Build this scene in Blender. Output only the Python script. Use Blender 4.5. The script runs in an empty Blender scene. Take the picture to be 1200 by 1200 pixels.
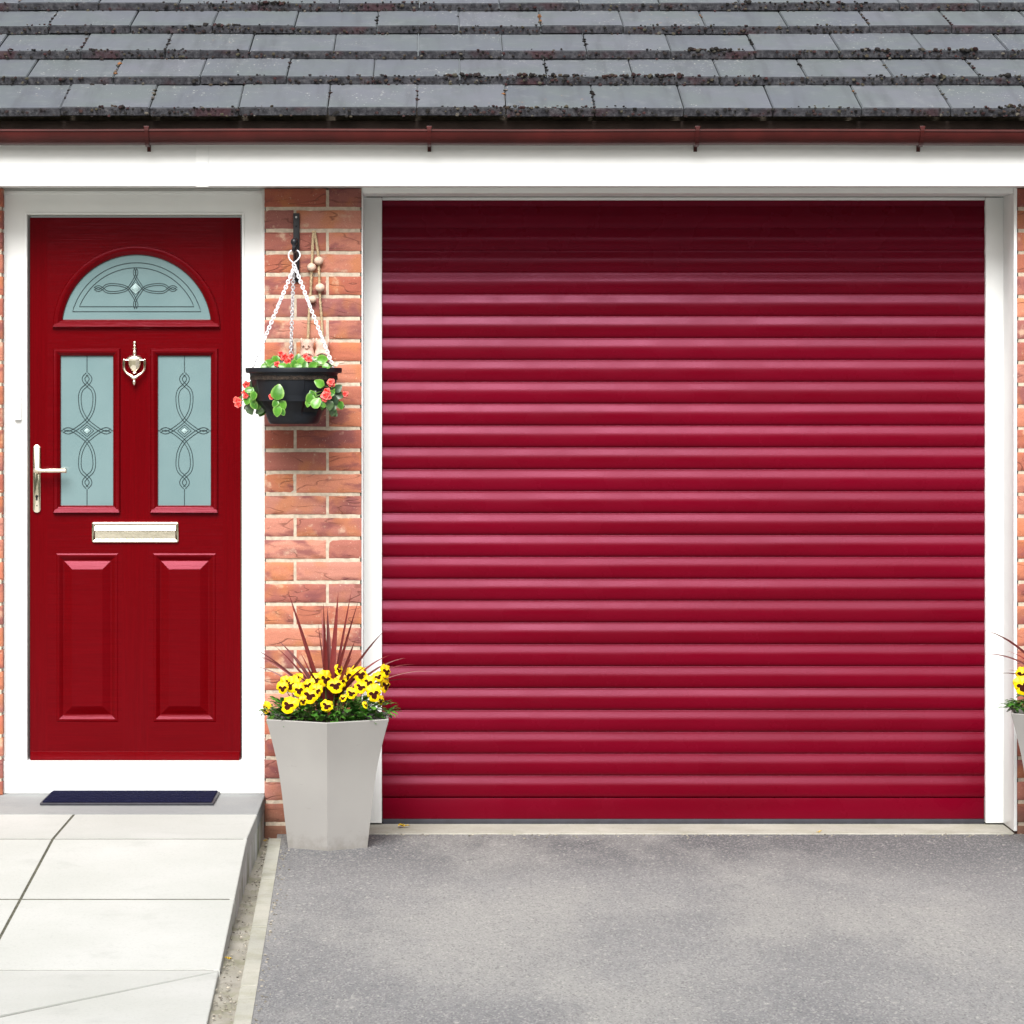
import bpy, bmesh, math, random
from mathutils import Vector, Matrix, noise as mn
random.seed(7)
R = math.radians
PI = math.pi
C = bpy.context.scene.collection
sc = bpy.context.scene

# ------------------------------------------------------------------ measures
D = 11.05            # camera to wall plane (wall plane is y = 0, camera looks along +y)
F = 3800.0 / 1200    # focal length in picture widths
EYE = 1.526
GZ = 0.022           # top of the driveway

def X(px, u=0.0):    # metres from a measured spot of the photograph standing u metres in front of the wall
    return (px - 516) * (D - u) / 3800
def Z(py, u=0.0):
    return EYE - (py - 460) * (D - u) / 3800
def P(px, py, u=0.0):
    return Vector((X(px, u), -u, Z(py, u)))

# ------------------------------------------------------------------ materials
def new_mat(name):
    m = bpy.data.materials.new(name); m.use_nodes = True
    nt = m.node_tree
    for n in list(nt.nodes):
        nt.nodes.remove(n)
    out = nt.nodes.new('ShaderNodeOutputMaterial')
    b = nt.nodes.new('ShaderNodeBsdfPrincipled')
    nt.links.new(b.outputs[0], out.inputs[0])
    return m, nt, b

class N:
    """tiny node helper"""
    def __init__(s, nt): s.nt = nt
    def node(s, t, **kw):
        n = s.nt.nodes.new(t)
        for k, v in kw.items(): setattr(n, k, v)
        return n
    def put(s, sock, v):
        if hasattr(v, 'is_linked') or isinstance(v, bpy.types.NodeSocket): s.nt.links.new(v, sock)
        else: sock.default_value = v
    def coords(s, scale=(1, 1, 1), loc=(0, 0, 0), gen='Object', rot=(0, 0, 0)):
        t = s.node('ShaderNodeTexCoord'); m = s.node('ShaderNodeMapping')
        s.nt.links.new(t.outputs[gen], m.inputs[0])
        m.inputs['Scale'].default_value = scale; m.inputs['Location'].default_value = loc
        m.inputs['Rotation'].default_value = rot
        return m.outputs[0]
    def noise(s, vec, scale=5, detail=4, rough=0.55, dist=0.0, w=None):
        n = s.node('ShaderNodeTexNoise')
        if w is not None:
            n.noise_dimensions = '4D'; s.put(n.inputs['W'], w)
        s.put(n.inputs['Vector'], vec)
        n.inputs['Scale'].default_value = scale; n.inputs['Detail'].default_value = detail
        n.inputs['Roughness'].default_value = rough; n.inputs['Distortion'].default_value = dist
        return n.outputs['Fac']
    def voronoi(s, vec, scale=5, feature='F1', out='Distance'):
        n = s.node('ShaderNodeTexVoronoi', feature=feature)
        s.put(n.inputs['Vector'], vec); n.inputs['Scale'].default_value = scale
        return n.outputs[out]
    def math(s, op, a, b=0.0, c=0.0, clamp=False):
        n = s.node('ShaderNodeMath', operation=op, use_clamp=clamp)
        s.put(n.inputs[0], a); s.put(n.inputs[1], b); s.put(n.inputs[2], c)
        return n.outputs[0]
    def step(s, v, lo, hi, a=0.0, b=1.0):
        n = s.node('ShaderNodeMapRange', interpolation_type='SMOOTHSTEP')
        s.put(n.inputs['Value'], v)
        n.inputs['From Min'].default_value = lo; n.inputs['From Max'].default_value = hi
        n.inputs['To Min'].default_value = a; n.inputs['To Max'].default_value = b
        return n.outputs['Result']
    def mix(s, f, a, b, mode='MIX'):
        n = s.node('ShaderNodeMix', data_type='RGBA', blend_type=mode)
        s.put(n.inputs[0], f)
        s.put(n.inputs[6], a if not isinstance(a, tuple) else (*a, 1)[:4])
        s.put(n.inputs[7], b if not isinstance(b, tuple) else (*b, 1)[:4])
        return n.outputs[2]
    def ramp(s, f, stops):
        n = s.node('ShaderNodeValToRGB')
        cr = n.color_ramp
        while len(cr.elements) < len(stops): cr.elements.new(0.5)
        for e, (p, c) in zip(cr.elements, stops):
            e.position = p; e.color = (*c, 1)
        s.put(n.inputs[0], f)
        return n.outputs[0]
    def bump(s, h, strength=0.3, dist=0.01, normal=None):
        n = s.node('ShaderNodeBump')
        n.inputs['Strength'].default_value = strength; n.inputs['Distance'].default_value = dist
        s.put(n.inputs['Height'], h)
        if normal is not None: s.put(n.inputs['Normal'], normal)
        return n.outputs[0]
    def attr(s, name):
        n = s.node('ShaderNodeAttribute'); n.attribute_name = name
        return n.outputs['Fac']
    def sep(s, v):
        n = s.node('ShaderNodeSeparateXYZ'); s.put(n.inputs[0], v)
        return n.outputs

def simple(name, col, rough=0.5, metal=0.0, vary=0.15, scale=30, bump=0.0, bscale=200, spec=0.5, bdist=0.002, coat=0.0):
    m, nt, b = new_mat(name); h = N(nt)
    v = h.coords()
    n1 = h.noise(v, scale, 5)
    dark = tuple(c * (1 - vary) for c in col); lite = tuple(min(1, c * (1 + vary)) for c in col)
    h.put(b.inputs['Base Color'], h.mix(h.step(n1, .3, .7), dark, lite))
    b.inputs['Roughness'].default_value = rough; b.inputs['Metallic'].default_value = metal
    b.inputs['Specular IOR Level'].default_value = spec
    b.inputs['Coat Weight'].default_value = coat
    if bump: h.put(b.inputs['Normal'], h.bump(h.noise(v, bscale, 4), bump, bdist))
    return m

M = {}
def brick_mat():
    m, nt, b = new_mat('rustic_brick'); h = N(nt)
    tone = h.attr('tone'); v = h.coords()
    w = h.math('MULTIPLY', tone, 37.0)
    base = h.ramp(tone, [(0.0, (.50, .165, .095)), (.2, (.30, .085, .06)), (.4, (.56, .225, .14)), (.55, (.24, .085, .08)),
                         (.7, (.58, .26, .185)), (.85, (.27, .08, .065)), (1.0, (.52, .19, .10))])
    big = h.noise(h.coords(scale=(.7, 1, 1.5)), 8, 5, .6, .5, w=w)
    purp = h.step(big, .51, .63)
    c = h.mix(h.math('MULTIPLY', purp, .8), base, (.19, .062, .066))
    w2 = h.math('ADD', w, 11.0)
    pale = h.step(h.noise(v, 12, 4, .6, w=w2), .58, .68)
    c = h.mix(h.math('MULTIPLY', pale, .75), c, (.60, .42, .30))
    orange = h.step(h.noise(v, 10, 2, .5, w=h.math('ADD', w, 23.0)), .5, .68)
    c = h.mix(h.math('MULTIPLY', orange, .5), c, (.50, .19, .065))
    # creased drag face
    vs = h.coords(scale=(5.5, 5.5, 19))
    cn = h.noise(vs, 1.0, 1.6, .5, .35, w=w)
    crease = h.math('ABSOLUTE', h.math('SUBTRACT', cn, .52))
    crease = h.step(crease, .0, .013, 1, 0)
    cm = h.step(h.noise(v, 16, 1, .5, w=h.math('ADD', w, 5.0)), .44, .56)
    crease = h.math('MULTIPLY', crease, cm)
    c = h.mix(h.math('MULTIPLY', crease, .55), c, (.13, .045, .035))
    fine = h.noise(v, 420, 3, .6)
    c = h.mix(h.step(fine, .32, .7), h.mix(.3, c, (.1, .03, .02)), c)
    spots = h.step(h.noise(v, 160, 2), .68, .74)
    c = h.mix(h.math('MULTIPLY', spots, .5), c, (.60, .47, .35))
    # splash-back dirt on the lowest courses
    z = h.sep(h.coords())[2]
    dirt = h.math('MULTIPLY', h.step(h.math('ADD', z, h.math('MULTIPLY', h.noise(v, 14, 4), .12)), .10, .24, 1, 0), .7)
    c = h.mix(dirt, c, (.11, .075, .05))
    h.put(b.inputs['Base Color'], c)
    b.inputs['Roughness'].default_value = .85
    b.inputs['Specular IOR Level'].default_value = .25
    hh = h.math('ADD', h.math('MULTIPLY', fine, .25), h.math('MULTIPLY', crease, -1.0))
    hh = h.math('ADD', hh, h.math('MULTIPLY', h.noise(vs, 3, 3, .5, w=w), .9))
    h.put(b.inputs['Normal'], h.bump(hh, .55, .004))
    return m
M['brick'] = brick_mat()
M['mortar'] = simple('sandy_mortar', (.46, .385, .30), .95, vary=.18, scale=60, bump=.5, bscale=350)

def tile_mat():
    m, nt, b = new_mat('concrete_roof_tile'); h = N(nt)
    tone = h.attr('tone'); v = h.coords()
    c = h.mix(tone, (.096, .106, .124), (.124, .130, .150))
    n = h.noise(v, 4, 5, .6)
    c = h.mix(h.step(n, .35, .7), c, (.105, .122, .124))
    n2 = h.noise(v, 120, 4, .7)
    c = h.mix(h.math('MULTIPLY', h.step(n2, .45, .75), .35), c, (.10, .10, .11))
    lich = h.math('MULTIPLY', h.step(h.noise(v, 90, 2), .66, .70), h.step(h.noise(v, 3.2, 2), .5, .62))
    c = h.mix(h.math('MULTIPLY', lich, .8), c, (.52, .52, .47))
    och = h.math('MULTIPLY', h.step(h.noise(v, 45, 2), .70, .74), h.step(h.noise(v, 2.3, 2), .60, .68))
    c = h.mix(h.math('MULTIPLY', och, .7), c, (.40, .22, .12))
    streak = h.step(h.noise(h.coords(scale=(20, 2, 2)), 1, 4, .6), .45, .8)
    c = h.mix(h.math('MULTIPLY', streak, .55), c, (.062, .065, .072))
    c = h.mix(h.math('MULTIPLY', h.step(h.noise(v, 17, 5, .7), .52, .72), .45), c, (.17, .18, .185))
    h.put(b.inputs['Base Color'], c)
    b.inputs['Roughness'].default_value = .62
    h.put(b.inputs['Normal'], h.bump(h.noise(v, 260, 4), .25, .002))
    return m
M['tile'] = tile_mat()

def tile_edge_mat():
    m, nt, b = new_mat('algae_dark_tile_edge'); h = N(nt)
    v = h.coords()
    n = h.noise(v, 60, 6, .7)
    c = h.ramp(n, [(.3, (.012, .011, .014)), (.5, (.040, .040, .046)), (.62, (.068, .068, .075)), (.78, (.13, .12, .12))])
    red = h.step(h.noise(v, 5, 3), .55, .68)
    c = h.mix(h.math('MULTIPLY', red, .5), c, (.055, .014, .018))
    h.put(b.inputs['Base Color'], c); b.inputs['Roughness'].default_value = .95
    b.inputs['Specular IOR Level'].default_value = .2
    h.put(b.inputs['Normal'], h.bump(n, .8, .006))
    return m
M['tile_edge'] = tile_edge_mat()

def moss_mat():
    m, nt, b = new_mat('dry_dark_moss'); h = N(nt)
    v = h.coords(); t = h.attr('tone')
    c = h.ramp(t, [(0, (.008, .008, .008)), (.45, (.018, .016, .016)), (.70, (.045, .017, .019)), (.85, (.065, .060, .038)), (.95, (.18, .16, .15)), (1, (.30, .13, .05))])
    c = h.mix(h.step(h.noise(v, 500, 2), .4, .7), c, (.03, .028, .026))
    h.put(b.inputs['Base Color'], c); b.inputs['Roughness'].default_value = 1
    b.inputs['Specular IOR Level'].default_value = .1
    return m
M['moss'] = moss_mat()
M['grit'] = simple('mixed_stone_grit', (.24, .22, .18), .9, vary=.6, scale=35)

M['upvc'] = simple('white_upvc', (.80, .81, .80), .32, vary=.015, scale=6, bump=.05, bscale=30)
M['fascia'] = simple('white_fascia_board', (.82, .83, .82), .38, vary=.02, scale=5, bump=.04, bscale=20)
M['gutter'] = simple('brown_red_gutter_plastic', (.052, .007, .006), .35, spec=.25, vary=.22, scale=8, bump=.05, bscale=60)
M['felt'] = simple('brown_underlay', (.085, .060, .052), .9, vary=.3, scale=12, bump=.3, bscale=80)
M['rubber'] = simple('black_rubber', (.022, .022, .030), .6, vary=.2)
M['glass_lead'] = simple('dark_lead_strip', (.012, .030, .034), .5, metal=.0, vary=.3, scale=90)
M['polished'] = simple('polished_nickel_brass', (.93, .84, .68), .12, metal=1.0, vary=.06, scale=40, bump=.08, bscale=50)
M['dark_hole'] = simple('black_keyhole', (.006, .006, .006), .8)
M['iron'] = simple('black_painted_iron', (.010, .011, .014), .36, spec=.3, vary=.3, scale=40, bump=.15, bscale=120)
M['screw'] = simple('bare_steel_screw', (.6, .6, .6), .3, metal=1)
M['pot_black'] = simple('black_plastic_basket', (.009, .011, .015), .42, spec=.3, vary=.2, scale=10, bump=.12, bscale=300)
M['mesh_black'] = simple('black_basket_lining', (.006, .006, .007), .8, vary=.5, scale=160, bump=.6, bscale=260)
M['chain'] = simple('white_plastic_chain', (.74, .75, .78), .35, vary=.06)
M['rope'] = simple('jute_rope', (.44, .33, .20), .9, vary=.3, scale=200, bump=.5, bscale=900)
M['bead'] = simple('unglazed_clay_bead', (.62, .45, .35), .75, vary=.18, scale=120, bump=.3, bscale=300)
M['clay'] = simple('pale_pink_clay', (.60, .40, .32), .7, vary=.2, scale=70, bump=.3, bscale=250)
M['soil'] = simple('dark_potting_soil', (.030, .020, .014), .95, vary=.5, scale=90, bump=.9, bscale=220, bdist=.01)
def planter_mat():
    m, nt, b = new_mat('warm_grey_planter'); h = N(nt)
    v = h.coords()
    c = h.mix(h.step(h.noise(v, 5, 4), .3, .7), (.292, .282, .268), (.312, .302, .286))
    z = h.sep(v)[2]
    sp = h.math('MULTIPLY', h.step(h.math('ADD', z, h.math('MULTIPLY', h.noise(v, 30, 5, .7), -.16)), -.085, .0, 1, 0), .40)
    c = h.mix(sp, c, (.12, .10, .075))
    sc_ = h.math('MULTIPLY', h.step(h.noise(h.coords(scale=(9, 9, 60)), 1, 4, .7), .66, .72), .35)
    c = h.mix(sc_, c, (.20, .19, .175))
    h.put(b.inputs['Base Color'], c); b.inputs['Roughness'].default_value = .46
    h.put(b.inputs['Normal'], h.bump(h.noise(v, 260, 4), .08, .002))
    return m
M['planter'] = planter_mat()
M['stem'] = simple('green_stem', (.12, .22, .05), .6, vary=.2)
M['dead_leaf'] = simple('yellow_fallen_leaf', (.62, .40, .02), .6, vary=.3, scale=60)

def door_mat_red():
    m, nt, b = new_mat('red_woodgrain_door_skin'); h = N(nt)
    o = h.sep(h.coords())
    x, z = o[0], o[2]
    gh = h.noise(h.coords(scale=(5, 5, 190)), 1, 4, .6, 1.2)
    gv = h.noise(h.coords(scale=(190, 5, 4)), 1, 4, .6, 1.2)
    ax = h.math('ABSOLUTE', x)
    stile = h.step(ax, .300, .302)
    mul = h.math('MULTIPLY', h.math('LESS_THAN', ax, .045), h.math('LESS_THAN', h.math('ABSOLUTE', h.math('SUBTRACT', z, .70)), .70))
    msk = h.math('MAXIMUM', stile, mul)
    g = h.math('ADD', h.math('MULTIPLY', gh, h.math('SUBTRACT', 1.0, msk)), h.math('MULTIPLY', gv, msk))
    c = h.mix(h.step(g, .3, .7), (.086, .00005, .0009), (.104, .0001, .0013))
    h.put(b.inputs['Base Color'], c)
    b.inputs['Roughness'].default_value = .22
    b.inputs['Specular IOR Level'].default_value = .30
    b.inputs['Specular Tint'].default_value = (1.0, .30, .42, 1)
    h.put(b.inputs['Normal'], h.bump(g, .28, .0016))
    return m
M['door_red'] = door_mat_red()

def shutter_mat():
    m, nt, b = new_mat('burgundy_shutter_coating'); h = N(nt)
    v = h.coords()
    st = h.noise(h.coords(scale=(60, 150, 500)), 1, 3, .6)
    big = h.noise(h.coords(scale=(.9, 1, 6)), 1.5, 4, .55)
    c = h.mix(h.step(big, .3, .7), (.098, .00005, .0050), (.116, .0001, .0072))
    h.put(b.inputs['Base Color'], c)
    h.put(b.inputs['Roughness'], h.step(h.noise(v, 6, 5), .3, .7, .22, .32))
    b.inputs['Specular IOR Level'].default_value = .27
    b.inputs['Specular Tint'].default_value = (.88, .36, .56, 1)
    h.put(b.inputs['Normal'], h.bump(st, .18, .0009))
    return m
M['shutter'] = shutter_mat()

def glass_mat():
    m, nt, b = new_mat('obscured_pale_glass'); h = N(nt)
    v = h.coords()
    n = h.noise(v, 5, 3)
    h.put(b.inputs['Base Color'], h.mix(h.step(n, .3, .7), (.138, .212, .220), (.156, .232, .240)))
    b.inputs['Roughness'].default_value = .16
    b.inputs['Specular IOR Level'].default_value = .6
    h.put(b.inputs['Normal'], h.bump(h.noise(v, 30, 2), .03, .002))
    return m
M['glass'] = glass_mat()
M['bevel_glass'] = simple('bevelled_glass_jewel', (.30, .42, .42), .06, vary=.3, spec=1.0)

def asphalt_mat():
    m, nt, b = new_mat('weathered_asphalt'); h = N(nt)
    v = h.coords()
    vg = h.coords(scale=(1, .45, 1))
    vd = h.coords(scale=(.8, .34, 1))
    broad = h.noise(vd, 1.3, 5, .6, .4)
    c = h.mix(h.step(broad, .32, .66), (.165, .168, .174), (.245, .246, .244))
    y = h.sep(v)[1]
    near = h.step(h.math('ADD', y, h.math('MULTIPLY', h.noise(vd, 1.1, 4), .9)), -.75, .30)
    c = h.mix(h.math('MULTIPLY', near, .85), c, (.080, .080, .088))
    c = h.mix(h.math('MULTIPLY', h.step(h.noise(h.coords(loc=(3, 1, 0), scale=(.8, .30, 1)), 1.7, 5, .6), .44, .62), .7), c, (.315, .312, .295))
    cell = h.voronoi(vg, 210, out='Color')
    g = h.sep(cell)[0]
    c = h.mix(h.step(g, .0, 1.0, .0, .55), c, h.mix(h.sep(cell)[1], (.085, .085, .09), (.40, .39, .37)))
    speck = h.step(h.sep(h.voronoi(vg, 130, out='Color'))[2], .988, .992)
    c = h.mix(h.math('MULTIPLY', speck, .35), c, (.48, .47, .42))
    dark = h.step(h.noise(vg, 160, 3, .7), .58, .70)
    c = h.mix(h.math('MULTIPLY', dark, .45), c, (.045, .045, .05))
    h.put(b.inputs['Base Color'], c)
    b.inputs['Roughness'].default_value = .9
    b.inputs['Specular IOR Level'].default_value = .25
    hh = h.math('ADD', h.voronoi(v, 190), h.math('MULTIPLY', h.noise(v, 90, 4), .8))
    h.put(b.inputs['Normal'], h.bump(hh, .6, .005))
    return m
M['asphalt'] = asphalt_mat()

def concrete(name, c1, c2, moss=0.0, dirt=.25, vary=1.4, gritty=120):
    m, nt, b = new_mat(name); h = N(nt)
    v = h.coords()
    c = h.mix(h.step(h.noise(v, vary, 5, .6), .3, .7), c1, c2)
    tone = h.attr('tone')
    c = h.mix(h.math('MULTIPLY', tone, .08), c, tuple(k * .7 for k in c1))
    c = h.mix(h.math('MULTIPLY', h.step(h.noise(v, gritty, 4, .7), .5, .75), dirt), c, tuple(k * .45 for k in c1))
    c = h.mix(h.math('MULTIPLY', h.step(h.noise(v, 6, 5, .65), .55, .72), dirt * .8), c, tuple(k * .62 for k in c1))
    if moss:
        c = h.mix(h.math('MULTIPLY', h.step(h.noise(h.coords(scale=(4, 4, 1.2)), 1.7, 6, .65), .44, .64), moss), c, (.13, .14, .035))
    h.put(b.inputs['Base Color'], c)
    b.inputs['Roughness'].default_value = .85
    b.inputs['Specular IOR Level'].default_value = .3
    h.put(b.inputs['Normal'], h.bump(h.noise(v, 220, 4, .6), .35, .002))
    return m
M['slab'] = concrete('pale_paving_concrete', (.415, .425, .398), (.475, .482, .462), dirt=.25)
M['shaded_step'] = concrete('grey_concrete_plus_eaves_shade', (.245, .255, .258), (.30, .31, .305), dirt=.25)  # grey of a different slab, with shade from the eaves mixed into the colour
M['side_concrete'] = concrete('mossy_side_concrete', (.50, .51, .51), (.62, .63, .62), moss=.8, dirt=.4)
M['channel'] = concrete('gritty_silted_channel', (.26, .245, .205), (.37, .35, .305), moss=.35, dirt=.5, vary=2.5, gritty=150)
M['edging'] = concrete('pale_kerb_concrete', (.33, .33, .29), (.44, .43, .37), moss=.22, dirt=.45, vary=2, gritty=160)
M['threshold'] = concrete('pale_threshold_concrete', (.33, .32, .275), (.43, .42, .365), moss=.16, dirt=.5, vary=3)
M['joint'] = simple('dark_joint_sand', (.075, .075, .052), .95, vary=.4, scale=60, bump=.4)
M['ground'] = concrete('distant_ground', (.13, .135, .10), (.19, .19, .15), moss=.4, vary=.3)

M['reflection_bank'] = concrete('added_bank_green', (.035, .060, .022), (.06, .09, .03), vary=.2, gritty=3)  # dark green for the bank added out of view
def matting():
    m, nt, b = new_mat('navy_ribbed_matting'); h = N(nt)
    v = h.coords()
    c = h.mix(h.step(h.noise(v, 260, 3), .35, .7), (.003, .0035, .016), (.011, .012, .038))
    h.put(b.inputs['Base Color'], c); b.inputs['Roughness'].default_value = 1
    b.inputs['Specular IOR Level'].default_value = .1
    h.put(b.inputs['Normal'], h.bump(h.noise(v, 500, 2), .8, .004))
    return m
M['mat'] = matting()

def leaf_mat(name, c1, c2, edge=None, rough=.4, trans=.0):
    m, nt, b = new_mat(name); h = N(nt)
    v = h.coords()
    t = h.attr('tone')
    c = h.mix(t, c1, c2)
    c = h.mix(h.math('MULTIPLY', h.step(h.noise(v, 110, 3), .4, .7), .3), c, tuple(k * .55 for k in c1))
    if edge:
        c = h.mix(h.math('MULTIPLY', h.step(h.attr('rim'), .5, 1.0), .8), c, edge)
    h.put(b.inputs['Base Color'], c)
    b.inputs['Roughness'].default_value = rough
    b.inputs['Subsurface Weight'].default_value = trans
    b.inputs['Subsurface Radius'].default_value = (.004, .006, .002)
    return m
M['pansy_leaf'] = leaf_mat('pansy_leaf_green', (.022, .095, .014), (.085, .27, .025), rough=.42)
M['begonia_leaf'] = leaf_mat('begonia_leaf_green', (.030, .13, .012), (.10, .30, .025), edge=(.20, .36, .07), rough=.30)
M['begonia_dark'] = leaf_mat('begonia_leaf_old', (.035, .075, .035), (.08, .14, .05), rough=.35)
M['cordyline'] = leaf_mat('bronze_red_strap_leaf', (.075, .009, .008), (.20, .024, .022), rough=.38)
M['begonia_flower'] = leaf_mat('coral_red_petal', (.62, .008, .010), (.76, .07, .06), edge=(.80, .22, .17), rough=.45)
M['yellow'] = leaf_mat('pansy_yellow_petal', (.70, .39, .0008), (.80, .56, .002), rough=.55)
def blotch_mat():
    m, nt, b = new_mat('pansy_blotched_petal'); h = N(nt)
    r = h.attr('rim'); v = h.coords()
    t = h.attr('tone')
    rr = h.math('ADD', r, h.math('MULTIPLY', h.math('SUBTRACT', h.noise(v, 170, 3), .5), .30))
    ye = h.mix(t, (.70, .39, .0008), (.80, .56, .002))
    c = h.mix(h.step(rr, .66, .76), (.030, .004, .002), ye)
    
    h.put(b.inputs['Base Color'], c); b.inputs['Roughness'].default_value = .8; b.inputs['Specular IOR Level'].default_value = .1
    return m
M['blotch'] = blotch_mat()
M['eye'] = simple('pansy_yellow_eye', (.80, .58, .02), .6)

# ------------------------------------------------------------------ mesh helpers
def finish(bm, angle=32):
    bmesh.ops.recalc_face_normals(bm, faces=bm.faces)
    sharp_edges(bm, angle)
def sharp_edges(bm, angle=32):
    a = R(angle)
    for f in bm.faces: f.smooth = True
    for e in bm.edges:
        if len(e.link_faces) == 2:
            if e.calc_face_angle(0) > a: e.smooth = False

def obj(name, bm, mats, parent=None, loc=None, recalc=True, angle=32, label=None, kind=None, origin=None):
    if recalc: bmesh.ops.recalc_face_normals(bm, faces=bm.faces)
    sharp_edges(bm, angle)
    if origin is not None:
        bmesh.ops.translate(bm, verts=bm.verts, vec=-Vector(origin))
    me = bpy.data.meshes.new(name); bm.to_mesh(me); bm.free()
    if not isinstance(mats, (list, tuple)): mats = [mats]
    for m in mats: me.materials.append(m)
    o = bpy.data.objects.new(name, me); C.objects.link(o)
    if origin is not None:
        pl = Vector(origin)
        if parent is not None: pl = pl - world_loc(parent)
        o.location = pl
    elif parent is not None and loc is None:
        # geometry given in world metres: keep it there
        o.location = -world_loc(parent)
    if loc is not None: o.location = loc
    if parent is not None: o.parent = parent
    if label: o['label'] = label
    if kind: o['kind'] = kind
    return o

def world_loc(o):
    v = Vector((0, 0, 0))
    while o is not None:
        v += o.location; o = o.parent
    return v

def thing(name, label, cat, loc=(0, 0, 0), group=None):
    o = bpy.data.objects.new(name, None); C.objects.link(o)
    o.location = loc; o.empty_display_size = .1
    o['label'] = label; o['category'] = cat
    if group: o['group'] = group
    return o
def tag(o, label, cat, group=None):
    o['label'] = label; o['category'] = cat
    if group: o['group'] = group
    return o
def struct(o):
    o['kind'] = 'structure'; return o

def add_box(bm, lo, hi, bevel=0.0, mi=0, seg=2):
    lo, hi = Vector(lo), Vector(hi)
    t = bmesh.new()
    bmesh.ops.create_cube(t, size=1)
    for v in t.verts:
        v.co = Vector((lo[i] + (v.co[i] + .5) * (hi[i] - lo[i]) for i in range(3)))
    if bevel:
        bmesh.ops.bevel(t, geom=list(t.edges), offset=bevel, segments=seg, affect='EDGES', profile=.6)
    merge(bm, t, mi)
def merge(bm, t, mi=0, mat=None, keep=False):
    mp = {}
    for v in t.verts:
        mp[v] = bm.verts.new(mat @ v.co if mat else v.co)
    out = []
    for f in t.faces:
        try: nf = bm.faces.new([mp[v] for v in f.verts])
        except ValueError: continue
        nf.material_index = f.material_index if keep else mi
        out.append(nf)
    t.free()
    return out

def tube(bm, pts, r, n=8, closed=False, mi=0, cap=True):
    pts = [Vector(p) for p in pts]
    m = len(pts)
    rs = r if isinstance(r, (list, tuple)) else [r] * m
    rings = []
    up = None
    for i, p in enumerate(pts):
        if closed: t = pts[(i + 1) % m] - pts[i - 1]
        else: t = pts[min(i + 1, m - 1)] - pts[max(i - 1, 0)]
        if t.length < 1e-9: t = Vector((0, 0, 1))
        t.normalize()
        if up is None:
            up = Vector((0, 1, 0)) if abs(t.y) < .9 else Vector((1, 0, 0))
        a = t.cross(up)
        if a.length < 1e-6: a = t.cross(Vector((1, 0, 0)))
        a.normalize(); b_ = a.cross(t); up = b_
        rings.append([bm.verts.new(p + (a * math.cos(2 * PI * k / n) + b_ * math.sin(2 * PI * k / n)) * rs[i]) for k in range(n)])
    for i in range(m if closed else m - 1):
        A, B = rings[i], rings[(i + 1) % m]
        for k in range(n):
            f = bm.faces.new((A[k], A[(k + 1) % n], B[(k + 1) % n], B[k])); f.material_index = mi
    if cap and not closed:
        bm.faces.new(rings[0]).material_index = mi; bm.faces.new(rings[-1]).material_index = mi

def lathe(bm, prof, center, n=32, axis='z', mi=0, squash=1.0, ang0=0.0):
    c = Vector(center); rings = []
    for r, h in prof:
        ring = []
        for k in range(n):
            a = ang0 + 2 * PI * k / n
            if axis == 'z': p = Vector((r * math.cos(a), r * math.sin(a) * squash, h))
            else: p = Vector((r * math.cos(a), -h, r * math.sin(a)))
            ring.append(bm.verts.new(c + p))
        rings.append(ring)
    for A, B in zip(rings, rings[1:]):
        for k in range(n):
            f = bm.faces.new((A[k], A[(k + 1) % n], B[(k + 1) % n], B[k])); f.material_index = mi
    if prof[0][0] > 1e-5: bm.faces.new(rings[0]).material_index = mi
    if prof[-1][0] > 1e-5: bm.faces.new(rings[-1]).material_index = mi
    return rings

def sphere(bm, c, r, mi=0, sub=2, scale=(1, 1, 1), jitter=0.0):
    t = bmesh.new(); bmesh.ops.create_icosphere(t, subdivisions=sub, radius=r)
    for v in t.verts:
        k = 1 + random.uniform(-jitter, jitter)
        v.co = Vector((v.co.x * scale[0] * k, v.co.y * scale[1] * k, v.co.z * scale[2] * k)) + Vector(c)
    return merge(bm, t, mi)

def spline(pts, n=8, closed=False):
    pts = [Vector(p) for p in pts]; out = []
    m = len(pts)
    g = lambda i: pts[i % m] if closed else pts[max(0, min(m - 1, i))]
    for i in range(m if closed else m - 1):
        p0, p1, p2, p3 = g(i - 1), g(i), g(i + 1), g(i + 2)
        for k in range(n):
            t = k / n
            out.append(.5 * ((2 * p1) + (p2 - p0) * t + (2 * p0 - 5 * p1 + 4 * p2 - p3) * t * t + (-p0 + 3 * p1 - 3 * p2 + p3) * t ** 3))
    if not closed: out.append(pts[-1])
    return out

# ================================================================== SETTING
bm = bmesh.new()
s = 600
vs = [bm.verts.new(p) for p in ((-s, -s, -.01), (s, -s, -.01), (s, s, -.01), (-s, s, -.01))]
bm.faces.new(vs)
struct(obj('ground', bm, M['ground']))

bm = bmesh.new()  # unseen bank behind the camera, added to darken reflections in the glossy red
g = []
for j in range(13):
    row = []
    for i in range(61):
        x = -150 + 5 * i; t = j / 12
        y = -34 - 60 * t
        row.append(bm.verts.new((x, y, -.3 + 17 * t ** .45 + 1.6 * mn.noise(Vector((x * .12, y * .12, 2))))))
    g.append(row)
for j in range(12):
    for i in range(60): bm.faces.new((g[j][i], g[j][i + 1], g[j + 1][i + 1], g[j + 1][i]))
struct(obj('added_reflection_bank', bm, M['reflection_bank'], angle=70))

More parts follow.
